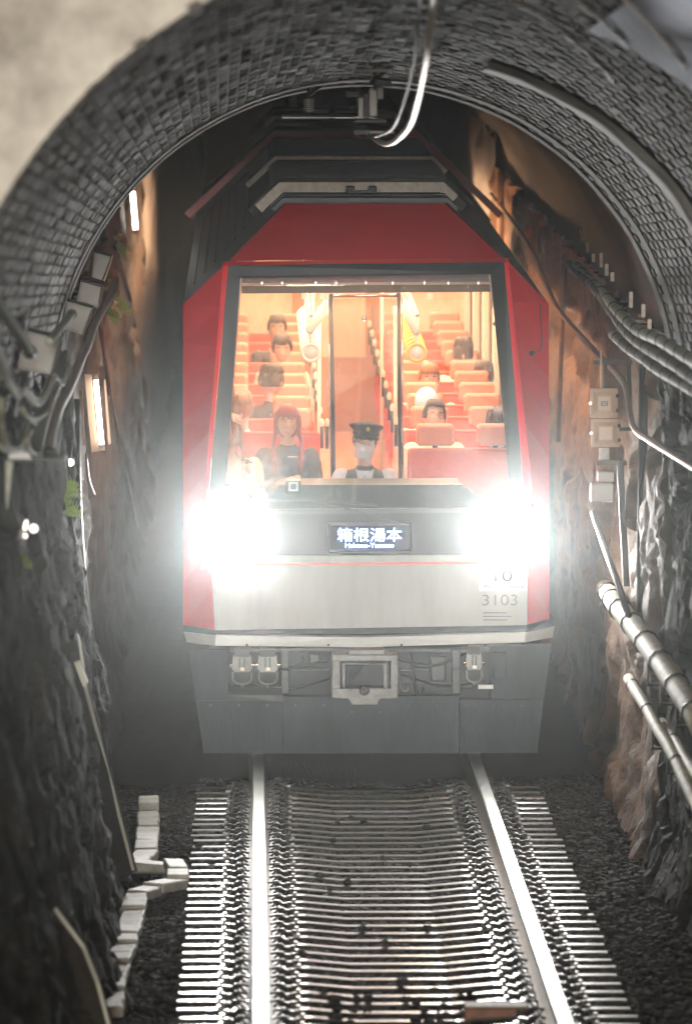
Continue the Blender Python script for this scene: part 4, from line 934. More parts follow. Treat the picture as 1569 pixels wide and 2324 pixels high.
        q.add(vs, fs); o = q.build('face_mask', 'mask', root, True); sm = o.modifiers.new('thick', 'SOLIDIFY'); sm.thickness = .004
    if glasses:
        gm = MB()
        for k in (-1, 1):
            gm.ring(c + R @ (Vector((k * .034, -.103, .006)) * s), R @ Vector((0, 1, 0)), .024 * s, .0014 * s, 20, 5); gm.tube([c + R @ (Vector((k * .060, -.098, .010)) * s), c + R @ (Vector((k * .080, .0, .008)) * s)], .002, 5)
        gm.tube([c + R @ (Vector((-.009, -.106, .008)) * s), c + R @ (Vector((.009, -.106, .008)) * s)], .002, 5); gm.build('glasses', 'iron', root, True)
    # hair
    if hair:
        n, m_ = 44, 26; q = MB(); vs = []; keep = []
        rr = random.Random(int(px * 7 + py))
        for i in range(m_ + 1):
            a = math.pi * .86 * i / m_
            for k in range(n):
                t = 2 * math.pi * k / n; x, y, z = math.sin(a) * math.cos(t), math.sin(a) * math.sin(t), math.cos(a)
                f = max(0, -y) * (1 if not back else 0); q_ = 1.13 + .035 * math.sin(t * 9 + i * .4) * math.sin(a) + rr.uniform(-.012, .012)
                if f > .35 and z < bang: q_ = .80
                if not back and z < -.15 and f > -.1 and not long_hair: q_ = .82
                if z < -.45 and not long_hair: q_ = .84
                p = Vector((x * .078 * wide, y * .096 + .004, z * .115 + .004)) * q_; vs.append(c + R @ (p * s))
        fs = [(i * n + k, (i + 1) * n + k, (i + 1) * n + (k + 1) % n, i * n + (k + 1) % n) for i in range(m_) for k in range(n)]
        fs.append(tuple(range(n - 1, -1, -1))); q.add(vs, fs)
        # locks over the brow and the sides
        for k in range(70):
            t = rr.uniform(-2.75, -.39) if not back else rr.uniform(0, 6.28); st = Vector((.03 * math.cos(t), .045 * math.sin(t) - .01, .125))
            fr = max(0, -math.sin(t)); zend = (.115 * bang + rr.uniform(-.012, .012)) if fr > .55 else rr.uniform(-.03, .03)
            e_ = Vector((.084 * wide * math.cos(t), .104 * math.sin(t), zend)); mid = Vector((.065 * math.cos(t), .088 * math.sin(t), .105))
            q.tube([c + R @ (p * s) for p in smooth_path([st, mid, e_], 3)], [.010, .011, .010, .009, .008, .006, .003], 5)
        if long_hair:
            for k in range(long_hair):
                sd_ = -1 if rr.random() < .5 else 1; t = rr.uniform(-.55, 1.2); x = sd_ * .083 * wide * math.cos(t * .8); y = .095 * math.sin(t)
                e_ = Vector((sd_ * rr.uniform(.070, .125), rr.uniform(-.115, -.02) if t < .3 else rr.uniform(0, .09), -rr.uniform(.25, .37)))
                if not fine: e_.z *= .7
                pts = [Vector((x * .5, y * .6, .115)), Vector((x * 1.02, y, .05)), Vector((x * 1.10, y, -.06)), Vector((sd_ * .098 * wide, y * .8 - .01, -.15)), e_]
                q.tube([c + R @ (p * s) if i_ < 3 else c + p * s for i_, p in enumerate(smooth_path(pts, 3))], [.011] * 10 + [.009, .006, .003], 5)
        q.build('hair', hair, root, True)
    if hat == 'cap':
        Rc = R @ Matrix.Rotation(-.10, 3, 'X'); q = MB(); prof = [(.088, .050), (.090, .082), (.120, .105), (.124, .116), (.105, .128), (.06, .136), (0, .139)]
        n = 36; vs = []
        for i, (r, z) in enumerate(prof):
            for k in range(n):
                t = 2 * math.pi * k / n; fr = max(0, -math.sin(t)); vs.append(c + Rc @ (Vector((r * math.cos(t), r * 1.12 * math.sin(t), z + (.020 * fr if i > 1 else 0))) * s))
        fs = [(i * n + k, i * n + (k + 1) % n, (i + 1) * n + (k + 1) % n, (i + 1) * n + k) for i in range(len(prof) - 1) for k in range(n)]
        fs.append(tuple(range(n - 1, -1, -1))); h = q.add(vs, fs).build('cap', 'cap', root, True)
        q = MB(); vs = []
        for i in range(4):
            for k in range(17):
                t = math.pi * (1.12 + .76 * k / 16); r = .091 + .045 * i / 3 * math.sin(math.pi * k / 16) ** .5; vs.append(c + Rc @ (Vector((r * math.cos(t), 1.1 * r * math.sin(t), .052 - .016 * i / 3)) * s))
        q.add(vs, [(i * 17 + k, i * 17 + k + 1, i * 17 + 18 + k, i * 17 + 17 + k) for i in range(3) for k in range(16)]); v = q.build('cap_visor', 'black', h, True); sm = v.modifiers.new('t', 'SOLIDIFY'); sm.thickness = .005
        MB().ell(c + Rc @ Vector((0, -.128, .105)), (.013, .008, .017), 10, 8).build('cap_badge', 'gold', h, True)
        MB().ring(c + Rc @ Vector((0, 0, .064)), Rc @ Vector((0, 0, 1)), .093, .006, 30, 6).build('cap_band', 'vest', h, True)
    if hat == 'beanie':
        q = MB().ell(c + R @ Vector((0, .0, .02)), (.092 * wide, .112, .115), 24, 14, R); q.build('sun_hat', 'lav', root, True)
    return root, c, base
# seated passengers and the driver
root, c, base = person('train driver in peaked black cap, white face mask and dark waistcoat behind the dashboard', 827, 1003, 1.12, 'hairb', 'vest', yaw=.08, tilt=.10, nod=.10, mask=True, arms='drive', hat='cap', bang=.4, s=1.0)
wroot, wc, wb = person('woman with long red hair and eyes closed, arms folded over a dark jacket', 652, 957, 2.02, 'hairr', 'jacket', yaw=-.03, nod=.02, long_hair=150, wide=1.02, arms='cross', closed=True, collar='jacket', bang=.38)
person('woman at the left window edge in a light blouse and square wristwatch', 521, 978, 1.75, 'hairbr', 'beige', yaw=-.75, long_hair=110, arms='up', bang=.55)
person('young man with glasses and short black hair resting his head above the first right headrest', 984, 946, 2.85, 'hairb', 'beige', yaw=.18, tilt=.06, nod=-.16, glasses=True, bang=.62)
person('passenger in a lavender hat, head bowed behind the man with glasses', 967, 916, 3.95, None, 'beige', nod=.6, hat='beanie', fine=False)
person('passenger with fringe and glasses in a cream top, further back on the right', 973, 860, 5.95, 'hairbr', 'beige', yaw=.1, glasses=True, bang=.45, fine=False)
person('dark haired passenger seen from behind at the right windows', 1096, 853, 6.9, 'hairb', 'grey_cloth', back=True, fine=False)
person('grey haired passenger hidden behind the first headrest by the right window', 1127, 963, 2.75, 'hairb', 'grey_cloth', nod=.2, back=True, fine=False)
person('short haired passenger in a dark coat in the third row on the left', 616, 862, 4.95, 'hairb', 'jacket', yaw=.9, back=True, fine=False)
person('brown haired passenger in a white shirt by the left window', 548, 925, 3.1, 'hairbr', 'shirt', nod=.3, back=True, fine=False)
person('passenger with glasses near the rear on the left', 629, 746, 10.2, 'hairb', 'jacket', glasses=True, fine=False)
person('dark haired passenger in the rear rows on the left, below the one with glasses', 640, 790, 8.0, 'hairb', 'beige', nod=.2, fine=False)
person('rear passenger in a light top seated on the right of the aisle', 1050, 800, 8.1, 'hairb', 'beige', back=True, fine=False)
# things the passengers hold
def held(name, label, cat, objs_fn, at):
    t = thing(name, label, cat); t.matrix_world = TM @ Matrix.Translation(at); objs_fn(t); return t
pc_ = L(664, 1050, 1.72)
def f1(t): MB().rbox((0, 0, 0), (.038, .005, .042), .15, Matrix.Rotation(-.5, 3, 'X')).build('phone_body', 'black', t); MB().box((0, .026, .040), (.036, .010, .004)).build('phone_edge', 'pale', t)
held('phone', 'black phone held above the folded arms of the red haired woman', 'phone', f1, pc_)
pc_ = L(560, 1047, 1.42)
def f2(t): MB().rbox((0, 0, 0), (.020, .008, .024), .3, Matrix.Rotation(.3, 3, 'Y')).build('watch_case', 'gold', t); MB().box((0, -.009, 0), (.014, .002, .017), Matrix.Rotation(.3, 3, 'Y')).build('watch_face', 'black', t); MB().ring((0, .028, 0), (.3, .1, 1), .034, .008, 20, 6).build('watch_strap', 'black', t, True)
held('wristwatch', 'square gold rimmed watch on the wrist of the woman at the left', 'watch', f2, pc_)
# ================================================================== WALL FITTINGS
def path_from(pts, fn, k=4): return smooth_path([fn(*p) for p in pts], k)
def tube_thing(name, label, cat, paths, m, r, group=None, n=10, bands=None, bandm='iron', br=1.18, bw=.012):
    p0 = paths[0]; t = thing(name, label, cat, tuple(p0), group)
    b = MB().tube([p - p0 for p in paths], r, n).build('tube', m, t, True)
    if bands:
        L_ = [0]
        for a, c in zip(paths[:-1], paths[1:]): L_.append(L_[-1] + (c - a).length)
        d = bands * .5
        while d < L_[-1]:
            i = max(j for j in range(len(L_)) if L_[j] <= d); i = min(i, len(paths) - 2); dv = (paths[i + 1] - paths[i]).normalized(); q = paths[i] + dv * (d - L_[i]) - p0
            MB().tube([q - dv * bw, q + dv * bw], r * br, n).build('band', bandm, t, True); d += bands
    return t
# --- right side: big pipes
tube_thing('drain_pipe', 'thick cream pipe with black straps, upper one low on the right rock wall', 'pipe', [WX(1640, 1745, 2.36), WX(1569, 1608, 2.36), WX(1500, 1505, 2.36), WX(1435, 1418, 2.36), WX(1395, 1370, 2.37), WX(1372, 1335, 2.48)], 'pipe', .066, bands=1.25, bandm='iron')
tube_thing('drain_pipe', 'middle cream pipe, thinner, sagging below the thick one on the right wall', 'pipe', path_from([(1640, 1955, 2.36), (1569, 1805, 2.36), (1522, 1705, 2.37), (1492, 1655, 2.36), (1462, 1600, 2.36), (1440, 1566, 2.38), (1425, 1540, 2.48)], WX, 3), 'pipe', .036, bands=2.2)
tube_thing('drain_pipe', 'lowest short cream pipe curling behind the middle one on the right wall', 'pipe', path_from([(1640, 1845, 2.42), (1569, 1745, 2.42), (1535, 1690, 2.42), (1500, 1640, 2.46)], WX, 3), 'pipe', .032, bands=2.4)
for i, (x, y) in enumerate(((1480, 1545), (1510, 1590), (1545, 1640), (1490, 1690), (1526, 1745))):
    p = WX(x, y, 2.40); t = thing('pipe_bracket', 'small iron bracket %s the cream pipes on the right wall' % ['holding the far end of', 'under the strap of', 'nearest the camera below', 'between the bends of', 'lowest of those under'][i], 'bracket', tuple(p), 'pipe brackets')
    MB().box((.08, 0, -.02), (.12, .02, .008)).build('arm', 'iron', t); MB().box((-.03, 0, .04), (.006, .02, .06)).build('lug', 'iron', t)
# lagged cable bundles
for i, (pts, r, m) in enumerate((([(1300, 600), (1340, 640), (1375, 677), (1404, 712), (1448, 752), (1491, 769), (1526, 790), (1569, 816), (1640, 855)], .036, 'conduit'), ([(1290, 600), (1330, 635), (1361, 668), (1390, 712), (1427, 758), (1462, 787), (1520, 821), (1569, 856), (1640, 900)], .036, 'lag'), ([(1390, 760), (1425, 790), (1456, 811), (1491, 838), (1526, 858), (1569, 884), (1640, 925)], .034, 'lag'))):
    tube_thing('lagged_cable', ['top pale lagged cable of the bundle high on the right wall', 'middle brown lagged cable of the bundle high on the right wall', 'lowest lagged cable of the bundle high on the right wall'][i], 'cable', path_from([(x, y, 2.36 - .01 * i) for x, y in pts], WX, 3), m, r, 'lagged cables', bands=.72, bandm='iron', br=1.12, bw=.008)
cpts = path_from([(1113, 440, 2.45), (1160, 500, 2.45), (1213, 581, 2.45), (1236, 642, 2.45), (1274, 712, 2.45), (1355, 804, 2.45), (1416, 874, 2.42), (1433, 963, 2.42), (1476, 1001, 2.42), (1569, 1059, 2.42), (1640, 1110, 2.42)], WX, 3)
tube_thing('conduit', 'thin tan conduit slanting down the right wall past the junction boxes', 'conduit', cpts, 'rustcond', .020)
def vpipe(px0, y0, px1, y1, X, m, r, label, name='conduit'):
    return tube_thing(name, label, 'conduit', [WX(px0, y0, X), WX((px0 + px1) / 2, (y0 + y1) / 2, X), WX(px1, y1, X)], m, r, bands=None)
vpipe(1279, 600, 1264, 1000, 2.46, 'rustcond', .022, 'vertical tan pipe on the rock wall just right of the train')
vpipe(1136, 390, 1134, 560, 2.46, 'rustcond', .035, 'upright tan post far back on the right wall, highest of the pipes')
vpipe(1459, 827, 1452, 1420, 2.50, 'iron', .030, 'black vertical drainpipe right of the junction boxes')
vpipe(1345, 1165, 1425, 1395, 2.3, 'cable', .022, 'black cable slanting down from the grey box under the junction boxes')
for i, (x, y) in enumerate(((1316, 532), (1331, 560), (1345, 585), (1363, 590), (1375, 612), (1388, 628), (1430, 680), (1458, 705), (1472, 735))):
    p = WX(x, y, 2.38); t = thing('cable_hanger', 'small pale hanger plate in the row above the lagged cables, catching the light', 'hanger', tuple(p), 'cable hangers on the right arch')
    MB().rbox((0, 0, 0), (.012, .01, .05 - .01 * (i % 3)), .3).build('plate', 'pale', t)
# junction boxes
def jbox(x0, y0, x1, y1, X, label, m='boxcream', plate=False, dpt=.07, lid=True):
    a = WX(x0, y0, X); Yd = a.y; a = P(x0, y0, Yd); b = P(x1, y1, Yd); c = (a + b) / 2; hx = abs(b.x - a.x) / 2; hz = abs(a.z - b.z) / 2
    t = thing('junction_box', label, 'junction box', tuple(c))
    MB().rbox((0, dpt, 0), (hx * .94, dpt, hz * .94), .12).build('housing', m, t, bevel=.006)
    if lid:
        vs = []; 
        for k, (f, y) in enumerate(((1, 0.005), (1, -.012), (.80, -.016), (.48, -.042))): vs += [(-hx * f, y, -hz * f), (hx * f, y, -hz * f), (hx * f, y, hz * f), (-hx * f, y, hz * f)]
        fs = [(k * 4 + i, k * 4 + (i + 1) % 4, k * 4 + 4 + (i + 1) % 4, k * 4 + 4 + i) for k in range(3) for i in range(4)] + [(0, 1, 2, 3), (15, 14, 13, 12)]
        MB().add(vs, fs).build('lid', m, t, bevel=.004)
        for k in (-.5, .5):
            MB().rbox((hx * .95, -.018, hz * k), (.010, .008, .012), .3).build('hinge', 'iron', t); 
        MB().disc((-hx * 1.02, -.01, -.0), (0, -1, 0), .009, .012, 8).build('latch', 'chrome', t)
    if plate: MB().box((.0, -.0445, 0), (.022, .0015, .014)).build('name_plate', 'print', t); MB().box((0, -.0465, -.004), (.014, .001, .0025)).build('plate_text', 'pale', t); MB().box((0, -.0465, .005), (.018, .001, .002)).build('plate_text', 'boxgrey', t)
    return t, c
JX = 2.22
_, jc = jbox(1338, 881, 1400, 948, JX, 'upper of the two stacked cream junction boxes, with a dark nameplate', plate=True)
def jbY(x0, y0, x1, y1, label, m, lid=True): 
    Yd = jc.y; a = P(x0, y0, Yd); b = P(x1, y1, Yd); X = a.x; return jbox(x0, y0, x1, y1, X, label, m, lid=lid)
jbY(1340, 950, 1404, 1014, 'lower of the two stacked cream junction boxes, no nameplate', 'boxcream')
jbY(1354, 1070, 1393, 1094, 'small plain grey box below the junction boxes', 'boxgrey', False); jbY(1338, 1096, 1392, 1140, 'larger plain grey box at the bottom below the junction boxes', 'boxgrey', False)
def JP(x, y, o=.03): p = P(x, y, jc.y + o); return p
t = thing('bracket_frame', 'dark steel frame carrying the stacked junction boxes', 'bracket', tuple(jc))
def fr(x0, y0, x1, y1, o=.12, m='iron', w_=.02): MB().tube([JP(x0, y0, o) - jc, JP(x1, y1, o) - jc], w_, 4).build('frame_bar', m, t)
fr(1345, 822, 1432, 822); fr(1424, 822, 1428, 925); fr(1352, 1050, 1420, 1050); fr(1372, 822, 1372, 880, .1, 'iron', .016); fr(1405, 1050, 1420, 1330, .15, 'iron', .03); fr(1400, 975, 1440, 972, .1, 'iron', .016)
tube_thing('gland', 'short white cable gland hanging under the junction boxes', 'cable gland', [JP(1369, 1017, .06), JP(1369, 1042, .06)], 'white', .035)
tube_thing('threaded_rod', 'thin pale rod standing on top of the junction boxes', 'rod', [JP(1362, 795, .05), JP(1362, 880, .05)], 'pale', .006)
# --- left side: lamps
def tube_lamp(px0, py0, px1, py1, X, label, w_=.016, back=True, shine=14):
    a = WX(px0, py0, X); yv = a.y; b = P(px1, py1, yv); t = thing('tunnel_lamp', label, 'lamp', tuple((a + b) / 2), 'tube lamps on the left wall'); c = (a + b) / 2
    MB().tube([a - c, b - c], w_, 12).build('glowing_tube', 'tube', t, True)
    for p in (a, b):
        d = (p - c).normalized(); MB().tube([p - c + d * .0, p - c + d * .04], w_ * 1.15, 10).build('end_cap', 'boxcream', t, True)
    return t, c, yv
t, c, yv = tube_lamp(218, 862, 231, 1008, -1.02, 'near tall bright tube lamp mounted on a tan backing channel, left wall')
q = MB().prism([P(192, 850, yv + .05) - c, P(208, 850, yv + .05) - c, P(224, 1024, yv + .05) - c, P(208, 1026, yv + .05) - c], (0, .06, 0)).build('backing_channel', 'plate_tan', t)
MB().prism([P(180, 886, yv + .12) - c, P(186, 886, yv + .12) - c, P(194, 1010, yv + .12) - c, P(189, 1010, yv + .12) - c], (0, .04, 0)).build('backing_channel', 'plate_tan', t)
MB().prism([P(236, 862, yv + .03) - c, P(240, 862, yv + .03) - c, P(252, 1006, yv + .03) - c, P(246, 1010, yv + .03) - c], (0, .05, 0)).build('reflector', 'plate_tan', t)
t2, c2, yv2 = tube_lamp(301, 435, 308, 520, -1.10, 'far high bright tube lamp near the left edge of the arch', .022)
# bulbs
def bulb(px, py, X, label, s=1.0, bx=None):
    p = WX(px, py, X); t = thing('signal_bulb', label, 'bulb', tuple(p)); MB().ell((0, 0, 0), (.024 * s, .024 * s, .024 * s), 14, 10).build('globe', 'bulb', t, True)
    MB().tube([(-.01, .01, -.01), (-.05 * s, .03, -.02 * s), (-.12 * s, .05, -.01)], .012 * s, 8).build('socket', 'iron', t, True)
    MB().ell((-.045 * s, -.02, .02 * s), (.012 * s, .008, .032 * s), 10, 8, Matrix.Rotation(.2, 3, 'Y')).build('glow_flake', 'bulb', t, True); MB().ell((-.045 * s, -.02, -.04 * s), (.010 * s, .008, .014 * s), 10, 8).build('glow_flake', 'bulb', t, True)  # flakes beside the globe glow themselves, in place of reflected light
    MB().rbox((-.085 * s, 0, -.035 * s), (.026 * s, .02, .028 * s), .3).build('bulb_box', 'boxgrey', t)
bulb(160, 1049, -1.12, 'small round white bulb under the near tube lamp on the left wall'); bulb(77, 1199, -1.06, 'larger round white bulb beside a grey box, lower on the left wall', .85)
# wall boxes on the left arch
def sbox(poly, X, label, m='boxgrey'):
    cx_ = sum(p[0] for p in poly) / 4; cy_ = sum(p[1] for p in poly) / 4; c = WX(cx_, cy_, X); t = thing('cable_box', label, 'box', tuple(c))
    pts = [P(x, y, c.y) - c for x, y in poly]; MB().prism(pts, (0, .16, 0)).build('housing', m, t, bevel=.006)
    mid = [p * .86 + Vector((0, -.014, 0)) for p in pts]; MB().prism(mid, (0, .02, 0)).build('cover', m, t, bevel=.004)
    a, b = pts[0], pts[1]; MB().tube([a * 1.02 + Vector((0, .0, .006)), b * 1.04 + Vector((0, .0, .006))], .010, 6).build('rain_lip', 'iron', t)
    a, b = pts[1] * 1.03, pts[2] * 1.03; MB().tube([a, b], .012, 6).build('side_trim', 'chrome', t)
    return t
sbox([(64, 751), (138, 769), (116, 850), (36, 836)], -1.10, 'nearest and largest grey box on the left arch, ribbed conduit plugged into it', 'boxgrey')
sbox([(150, 682), (211, 700), (189, 760), (145, 747)], -1.07, 'second grey box on the left arch, black plug in its face'); sbox([(183, 638), (232, 651), (224, 699), (175, 684)], -1.04, 'third grey box on the left arch, half behind the second'); sbox([(214, 572), (253, 583), (234, 636), (208, 628)], -1.02, 'farthest grey box on the left arch, beside the yellow ferns')
def ribbed(pts, X, m, r, label, step=.035, k=4):
    pa = path_from([(x, y, X) for x, y in pts], WX, k); fine = []
    for a, b in zip(pa[:-1], pa[1:]):
        n_ = max(1, int((b - a).length / (step / 2)))
        for j in range(n_): fine.append(a.lerp(b, j / n_))
    rs = [r * (1.0 if i % 2 else .82) for i in range(len(fine))]; p0 = fine[0]; t = thing('conduit', label, 'conduit', tuple(p0)); MB().tube([p - p0 for p in fine], rs, 10).build('ribbed_tube', m, t, True); MB().tube([fine[-1] - p0, fine[-1] - p0 + (fine[-1] - fine[-3]).normalized() * .05], r * 1.3, 12).build('coupling', 'iron', t, True); return t
ribbed([(-60, 600), (-20, 668), (5, 704), (32, 740), (68, 797)], -1.05, 'conduit', .026, 'pale ribbed conduit entering the largest left box')
ribbed([(112, 775), (128, 755), (145, 735), (163, 713)], -1.0, 'conduit', .022, 'short ribbed conduit plugged into the second left box')
ribbed([(262, 640), (246, 680), (232, 705), (214, 740), (200, 780), (185, 813), (172, 845), (155, 885), (132, 930), (118, 985), (112, 1030)], -.99, 'rustcond', .026, 'brown spiral conduit running down past the left boxes', .05)
# swagged cables
def swag(pts, X, m, r, label): return tube_thing('hanging_cable', label, 'cable', path_from([(x, y, X) for x, y in pts], WX, 5), m, r)
swag([(-30, 740), (0, 815), (17, 871), (43, 899), (52, 888), (84, 917), (108, 892), (124, 857), (139, 872), (152, 860), (162, 835)], -1.04, 'wetcable', .013, 'thick yellowish cable hanging in loops, outermost on the left wall')
swag([(-30, 725), (3, 805), (22, 862), (46, 888), (56, 880), (86, 906), (106, 884), (121, 850), (138, 864), (150, 852), (159, 826)], -1.045, 'wetcable', .010, 'thinner yellowish cable hanging just inside the looped outer one')
swag([(52, 930), (62, 945), (80, 952), (100, 940), (112, 925), (120, 900)], -1.03, 'wetcable', .012, 'short frayed pale cable loop below the outer loops'); swag([(2, 900), (4, 960), (12, 1005), (28, 1020), (48, 1008), (58, 975), (66, 955), (80, 962)], -1.05, 'wetcable', .012, 'long pale cable hanging into a hook at the left edge')
swag([(70, 975), (60, 1000), (66, 1020), (82, 1032), (100, 1025), (112, 1000), (122, 960), (135, 920)], -1.04, 'wetcable', .014, 'pale cable coil by the white tray plate'); swag([(0, 1012), (16, 1025), (34, 1022), (60, 1012)], -1.06, 'wetcable', .012, 'short cable resting on the white tray plate')
for i in range(5):
    o_ = i * 7; swag([(150 - o_, 800 + o_), (138 - o_, 860 + o_), (122 - o_, 900 + o_), (104 - o_, 960 + o_ * .6), (90 - o_, 1020 + o_ * .3)], -1.06 - .012 * i, 'cable', .016, 'black cable in the bundle running behind the pale loops, %s' % ['nearest the train', 'second from the train side', 'in the middle', 'second from the outside', 'farthest from the train'][i])
q = [P(x, y, 26.5) for x, y in ((22, 1026), (64, 1024), (72, 1041), (20, 1041))]; t = thing('tray_plate', 'small white folded plate at the foot of the cable loops', 'plate', tuple(q[0])); MB().prism([p - q[0] for p in q], (0, .1, 0)).build('plate', 'white', t)
q = [P(x, y, 26.6) for x, y in ((-10, 1041), (150, 1041), (150, 1047), (-10, 1047))]; t = thing('cable_tray', 'dark steel ledge carrying the cables on the left wall', 'tray', tuple(q[0])); MB().prism([p - q[0] for p in q], (0, .2, 0)).build('ledge', 'iron', t)
q = path_from([(22, 1046, 26.3), (20, 1075, 26.3), (18, 1115, 26.3), (17, 1155, 26.3)], P, 3); t = thing('lime_drip', 'pale lime drip hanging under the cable tray', 'drip', tuple(q[0])); MB().tube([p - q[0] for p in q], [.02, .02, .018, .016, .014, .012, .010, .008, .006, .004][:len(q)], 8).build('drip', 'conduit', t, True)
# tall dark conduits down the left wall
def lpipe(pts, X, m, r, label): return tube_thing('conduit', label, 'conduit', path_from([(x, y, X) for x, y in pts], WX, 4), m, r)
lpipe([(172, 905), (174, 1100), (186, 1300), (212, 1480)], -1.12, 'iron', .030, 'thick black pipe standing left of the near tube lamp')
lpipe([(222, 690), (254, 914), (283, 1058), (330, 1300)], -1.12, 'rustcond', .018, 'thin tan conduit receding beyond the near tube lamp'); lpipe([(262, 560), (300, 700), (318, 880), (345, 1200)], -1.15, 'iron', .022, 'dark conduit farther along the left wall, beyond the tan one')
lpipe([(196, 1030), (203, 1090), (215, 1120)], -1.05, 'rustcond', .007, 'thin brown flex dropping from the near tube lamp')
# leaning boards
def board(poly, depth, label, edge, th=.03):
    c = P(poly[0][0], poly[0][1], depth); t = thing('leaning_board', label, 'board', tuple(c)); 
    pts = [P(x, y, d) - c for (x, y, d) in poly]; MB().prism(pts, (.02, .05, 0)).build('board', 'board', t)
    e = [P(x, y, d) - c for (x, y, d) in edge]; MB().tube(e, .011, 4).build('pale_edge', 'boardedge', t)  # pale strip along the board edge
board([(128, 1475, 31.3), (165, 1452, 31.4), (190, 1540, 31.7), (304, 1978, 33.6), (246, 2004, 33.2), (150, 1560, 31.5)], 31.3, 'tall narrow dark board leaning on the left rock wall', [(186, 1530, 31.6), (245, 1750, 32.6), (302, 1972, 33.5)])
t = thing('board_cleat', 'pale wooden cleat at the top of the tall leaning board', 'cleat', tuple(P(180, 1500, 31.3))); o_ = P(180, 1500, 31.3)
MB().prism([P(168, 1504, 31.3) - o_, P(180, 1500, 31.3) - o_, P(200, 1548, 31.3) - o_, P(190, 1560, 31.3) - o_], (0, .06, 0)).build('cleat_block', 'boardedge', t); MB().prism([P(176, 1437, 31.35) - o_, P(182, 1452, 31.35) - o_, P(192, 1520, 31.35) - o_, P(184, 1500, 31.35) - o_], (0, .04, 0)).build('cleat_strip', 'boardedge', t)
board([(66, 2012, 26.9), (124, 2062, 26.9), (192, 2150, 27.0), (252, 2340, 27.3), (252, 2420, 27.5), (150, 2420, 27.4)], 26.9, 'broad dark board lying against the wall at the bottom left', [(66, 2010, 26.86), (124, 2060, 26.86), (190, 2148, 26.9), (222, 2230, 27.1), (248, 2330, 27.2)])
# ferns
def fern(px, py, X, n, s, label, m='fern'):
    p = WX(px, py, X); t = thing('fern', label, 'fern', tuple(p)); rr = random.Random(int(px + py)); st = MB()
    for k in range(n):
        a = rr.uniform(-.5, 1.9); l_ = s * rr.uniform(.7, 1.5); d = Vector((math.cos(a) * .9, -rr.uniform(.1, .6), math.sin(a))).normalized(); b = MB(); o_ = Vector((rr.uniform(-.3, .3) * s, rr.uniform(-.2, .2), rr.uniform(-.9, .9) * s))
        for j in range(9):
            u = j / 9; q = o_ + d * l_ * u + Vector((0, 0, -.35 * l_ * u * u)); w_ = l_ * .34 * math.sin(math.pi * (u * .85 + .12)); sd_ = d.cross(Vector((0, 1, .2))).normalized()
            for s_ in (-1, 1): b.add([q, q + sd_ * s_ * w_ + d * .02, q + sd_ * s_ * w_ * .8 + d * l_ * .09, q + d * l_ * .06], [(0, 1, 2, 3)])
        b.build('frond', m, t)
fern(255, 672, -1.06, 9, .10, 'yellow green fern tuft at the arch edge beside the farthest boxes'); fern(246, 712, -1.06, 8, .07, 'small bright fern just below the tuft at the arch edge'); fern(268, 560, -1.08, 8, .07, 'thin yellowish moss and fern strip high by the far tube lamp')
fern(132, 1122, -1.16, 16, .12, 'largest fern clump, under the small round bulb on the left wall'); fern(163, 1176, -1.13, 7, .06, 'small fern right of and below the largest clump'); fern(38, 1285, -1.12, 8, .06, 'lone small fern low at the left edge')
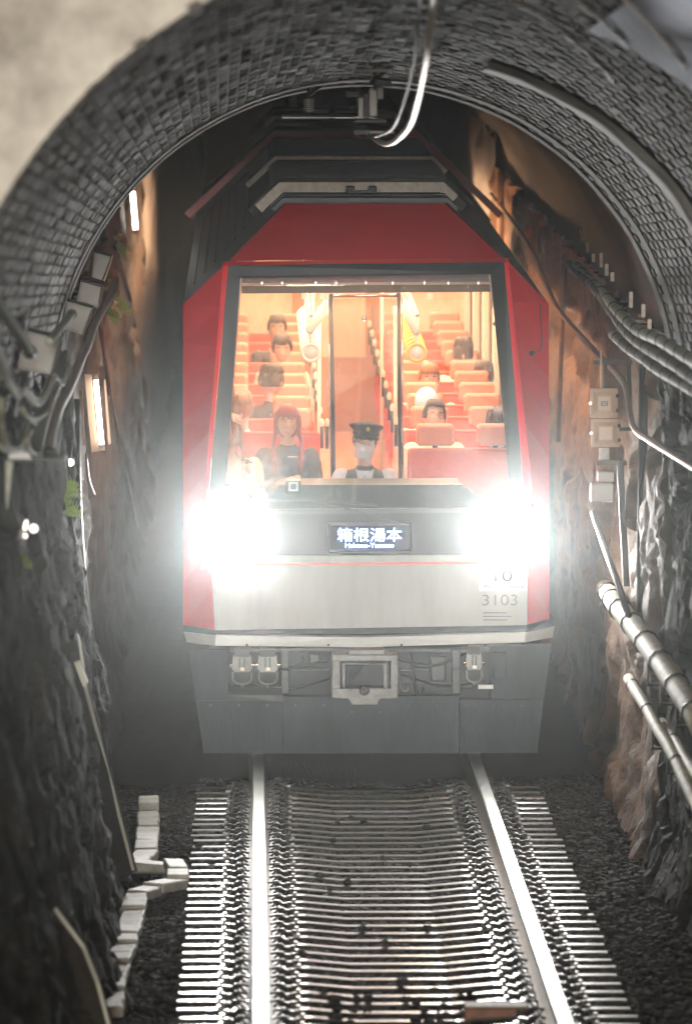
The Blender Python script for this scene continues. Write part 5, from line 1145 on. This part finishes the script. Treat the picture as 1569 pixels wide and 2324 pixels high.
# --- contact wire and its suspension gear
wp = smooth_path([P(995, -120, 24.0), P(982, 0, 25.2), P(966, 140, 26.2), P(937, 265, 28.4), P(912, 305, 30.6), P(885, 325, 33.4), P(860, 322, 37), P(830, 300, 44)], 6)
tube_thing('contact_wire', 'pale overhead contact wire curving down from the arch to the train roof', 'wire', wp, 'wire', .017)
tube_thing('support_wire', 'thinner dark wire running alongside the pale contact wire', 'wire', smooth_path([P(965, -120, 24.0), P(952, 0, 25.4), P(942, 120, 26.4), P(920, 220, 28.4), P(890, 290, 30.6), P(850, 310, 33.4)], 5), 'railside', .008)
g0 = RP(33.0, .06, 0); t = thing('wire_hanger', 'dark insulator bracket bolted under the crown of the arch beside the wire', 'bracket', tuple(g0))
for (x, y, wx, hh, m, dy) in ((846, 232, .022, .16, 'boxgrey', -.2), (862, 205, .018, .10, 'steel', -.3), (830, 240, .016, .14, 'iron', -.1), (818, 245, .014, .12, 'boxgrey', 0), (868, 190, .05, .035, 'iron', -.4), (850, 165, .012, .20, 'iron', -.3), (800, 215, .04, .03, 'iron', .1), (866, 300, .07, .012, 'steel', .1), (840, 275, .09, .02, 'iron', 0), (845, 160, .10, .018, 'boxgrey', -.6), (822, 300, .05, .03, 'iron', .2)):
    p = P(x, y, 33.0 + dy) - g0; MB().rbox(p, (wx, .03, hh / 2), .2).build('hanger_piece', m, t)
for k in range(6): MB().disc(P(700, 228 + 5 * k, 34.5) - g0, (0, 0, 1), .032, .008, 12).build('insulator_disc', 'boxgrey', t)
MB().tube([P(700, 200, 34.5) - g0, P(700, 265, 34.5) - g0], .012, 6).build('insulator_rod', 'iron', t); MB().tube([P(640, 262, 34.5) - g0, P(760, 262, 34.5) - g0, P(850, 262, 34.3) - g0], .016, 6).build('cross_bar', 'iron', t)
MB().tube([RP(34.5, -.13) - g0, P(700, 215, 34.5) - g0], .014, 6).build('drop_rod', 'iron', t)
for (x, y) in ((868, 160), (838, 190)): MB().tube([RP(32.6, .05) - g0, P(x, y, 32.6) - g0], .012, 6).build('drop_rod', 'iron', t)
# ================================================================== HAZE, added to stand for lens glare around the headlamps
HZ = 1.0
hb = MB().add([(-8, -3, -1.4), (9.5, -3, -1.4), (9.5, 127, -1.4), (-8, 127, -1.4), (-8, -3, 9.9), (9.5, -3, 9.9), (9.5, 127, 9.9), (-8, 127, 9.9)], [(0, 3, 2, 1), (4, 5, 6, 7), (0, 1, 5, 4), (1, 2, 6, 5), (2, 3, 7, 6), (3, 0, 4, 7)])
hm = bpy.data.materials.new('glare_haze'); hm.use_nodes = True; n = hm.node_tree; n.nodes.clear(); pv = n.nodes.new('ShaderNodeVolumePrincipled'); pv.inputs['Color'].default_value = (.93, .97, .96, 1); pv.inputs['Density'].default_value = .0012; pv.inputs['Anisotropy'].default_value = .97
ho = n.nodes.new('ShaderNodeOutputMaterial'); n.links.new(pv.outputs[0], ho.inputs['Volume'])
M['glare_haze'] = hm; hz = hb.build('glare_haze', hm); tag(hz, 'added thin volume standing for the lens glare around the headlamps', None, kind='stuff')
bpy.context.view_layer.update()
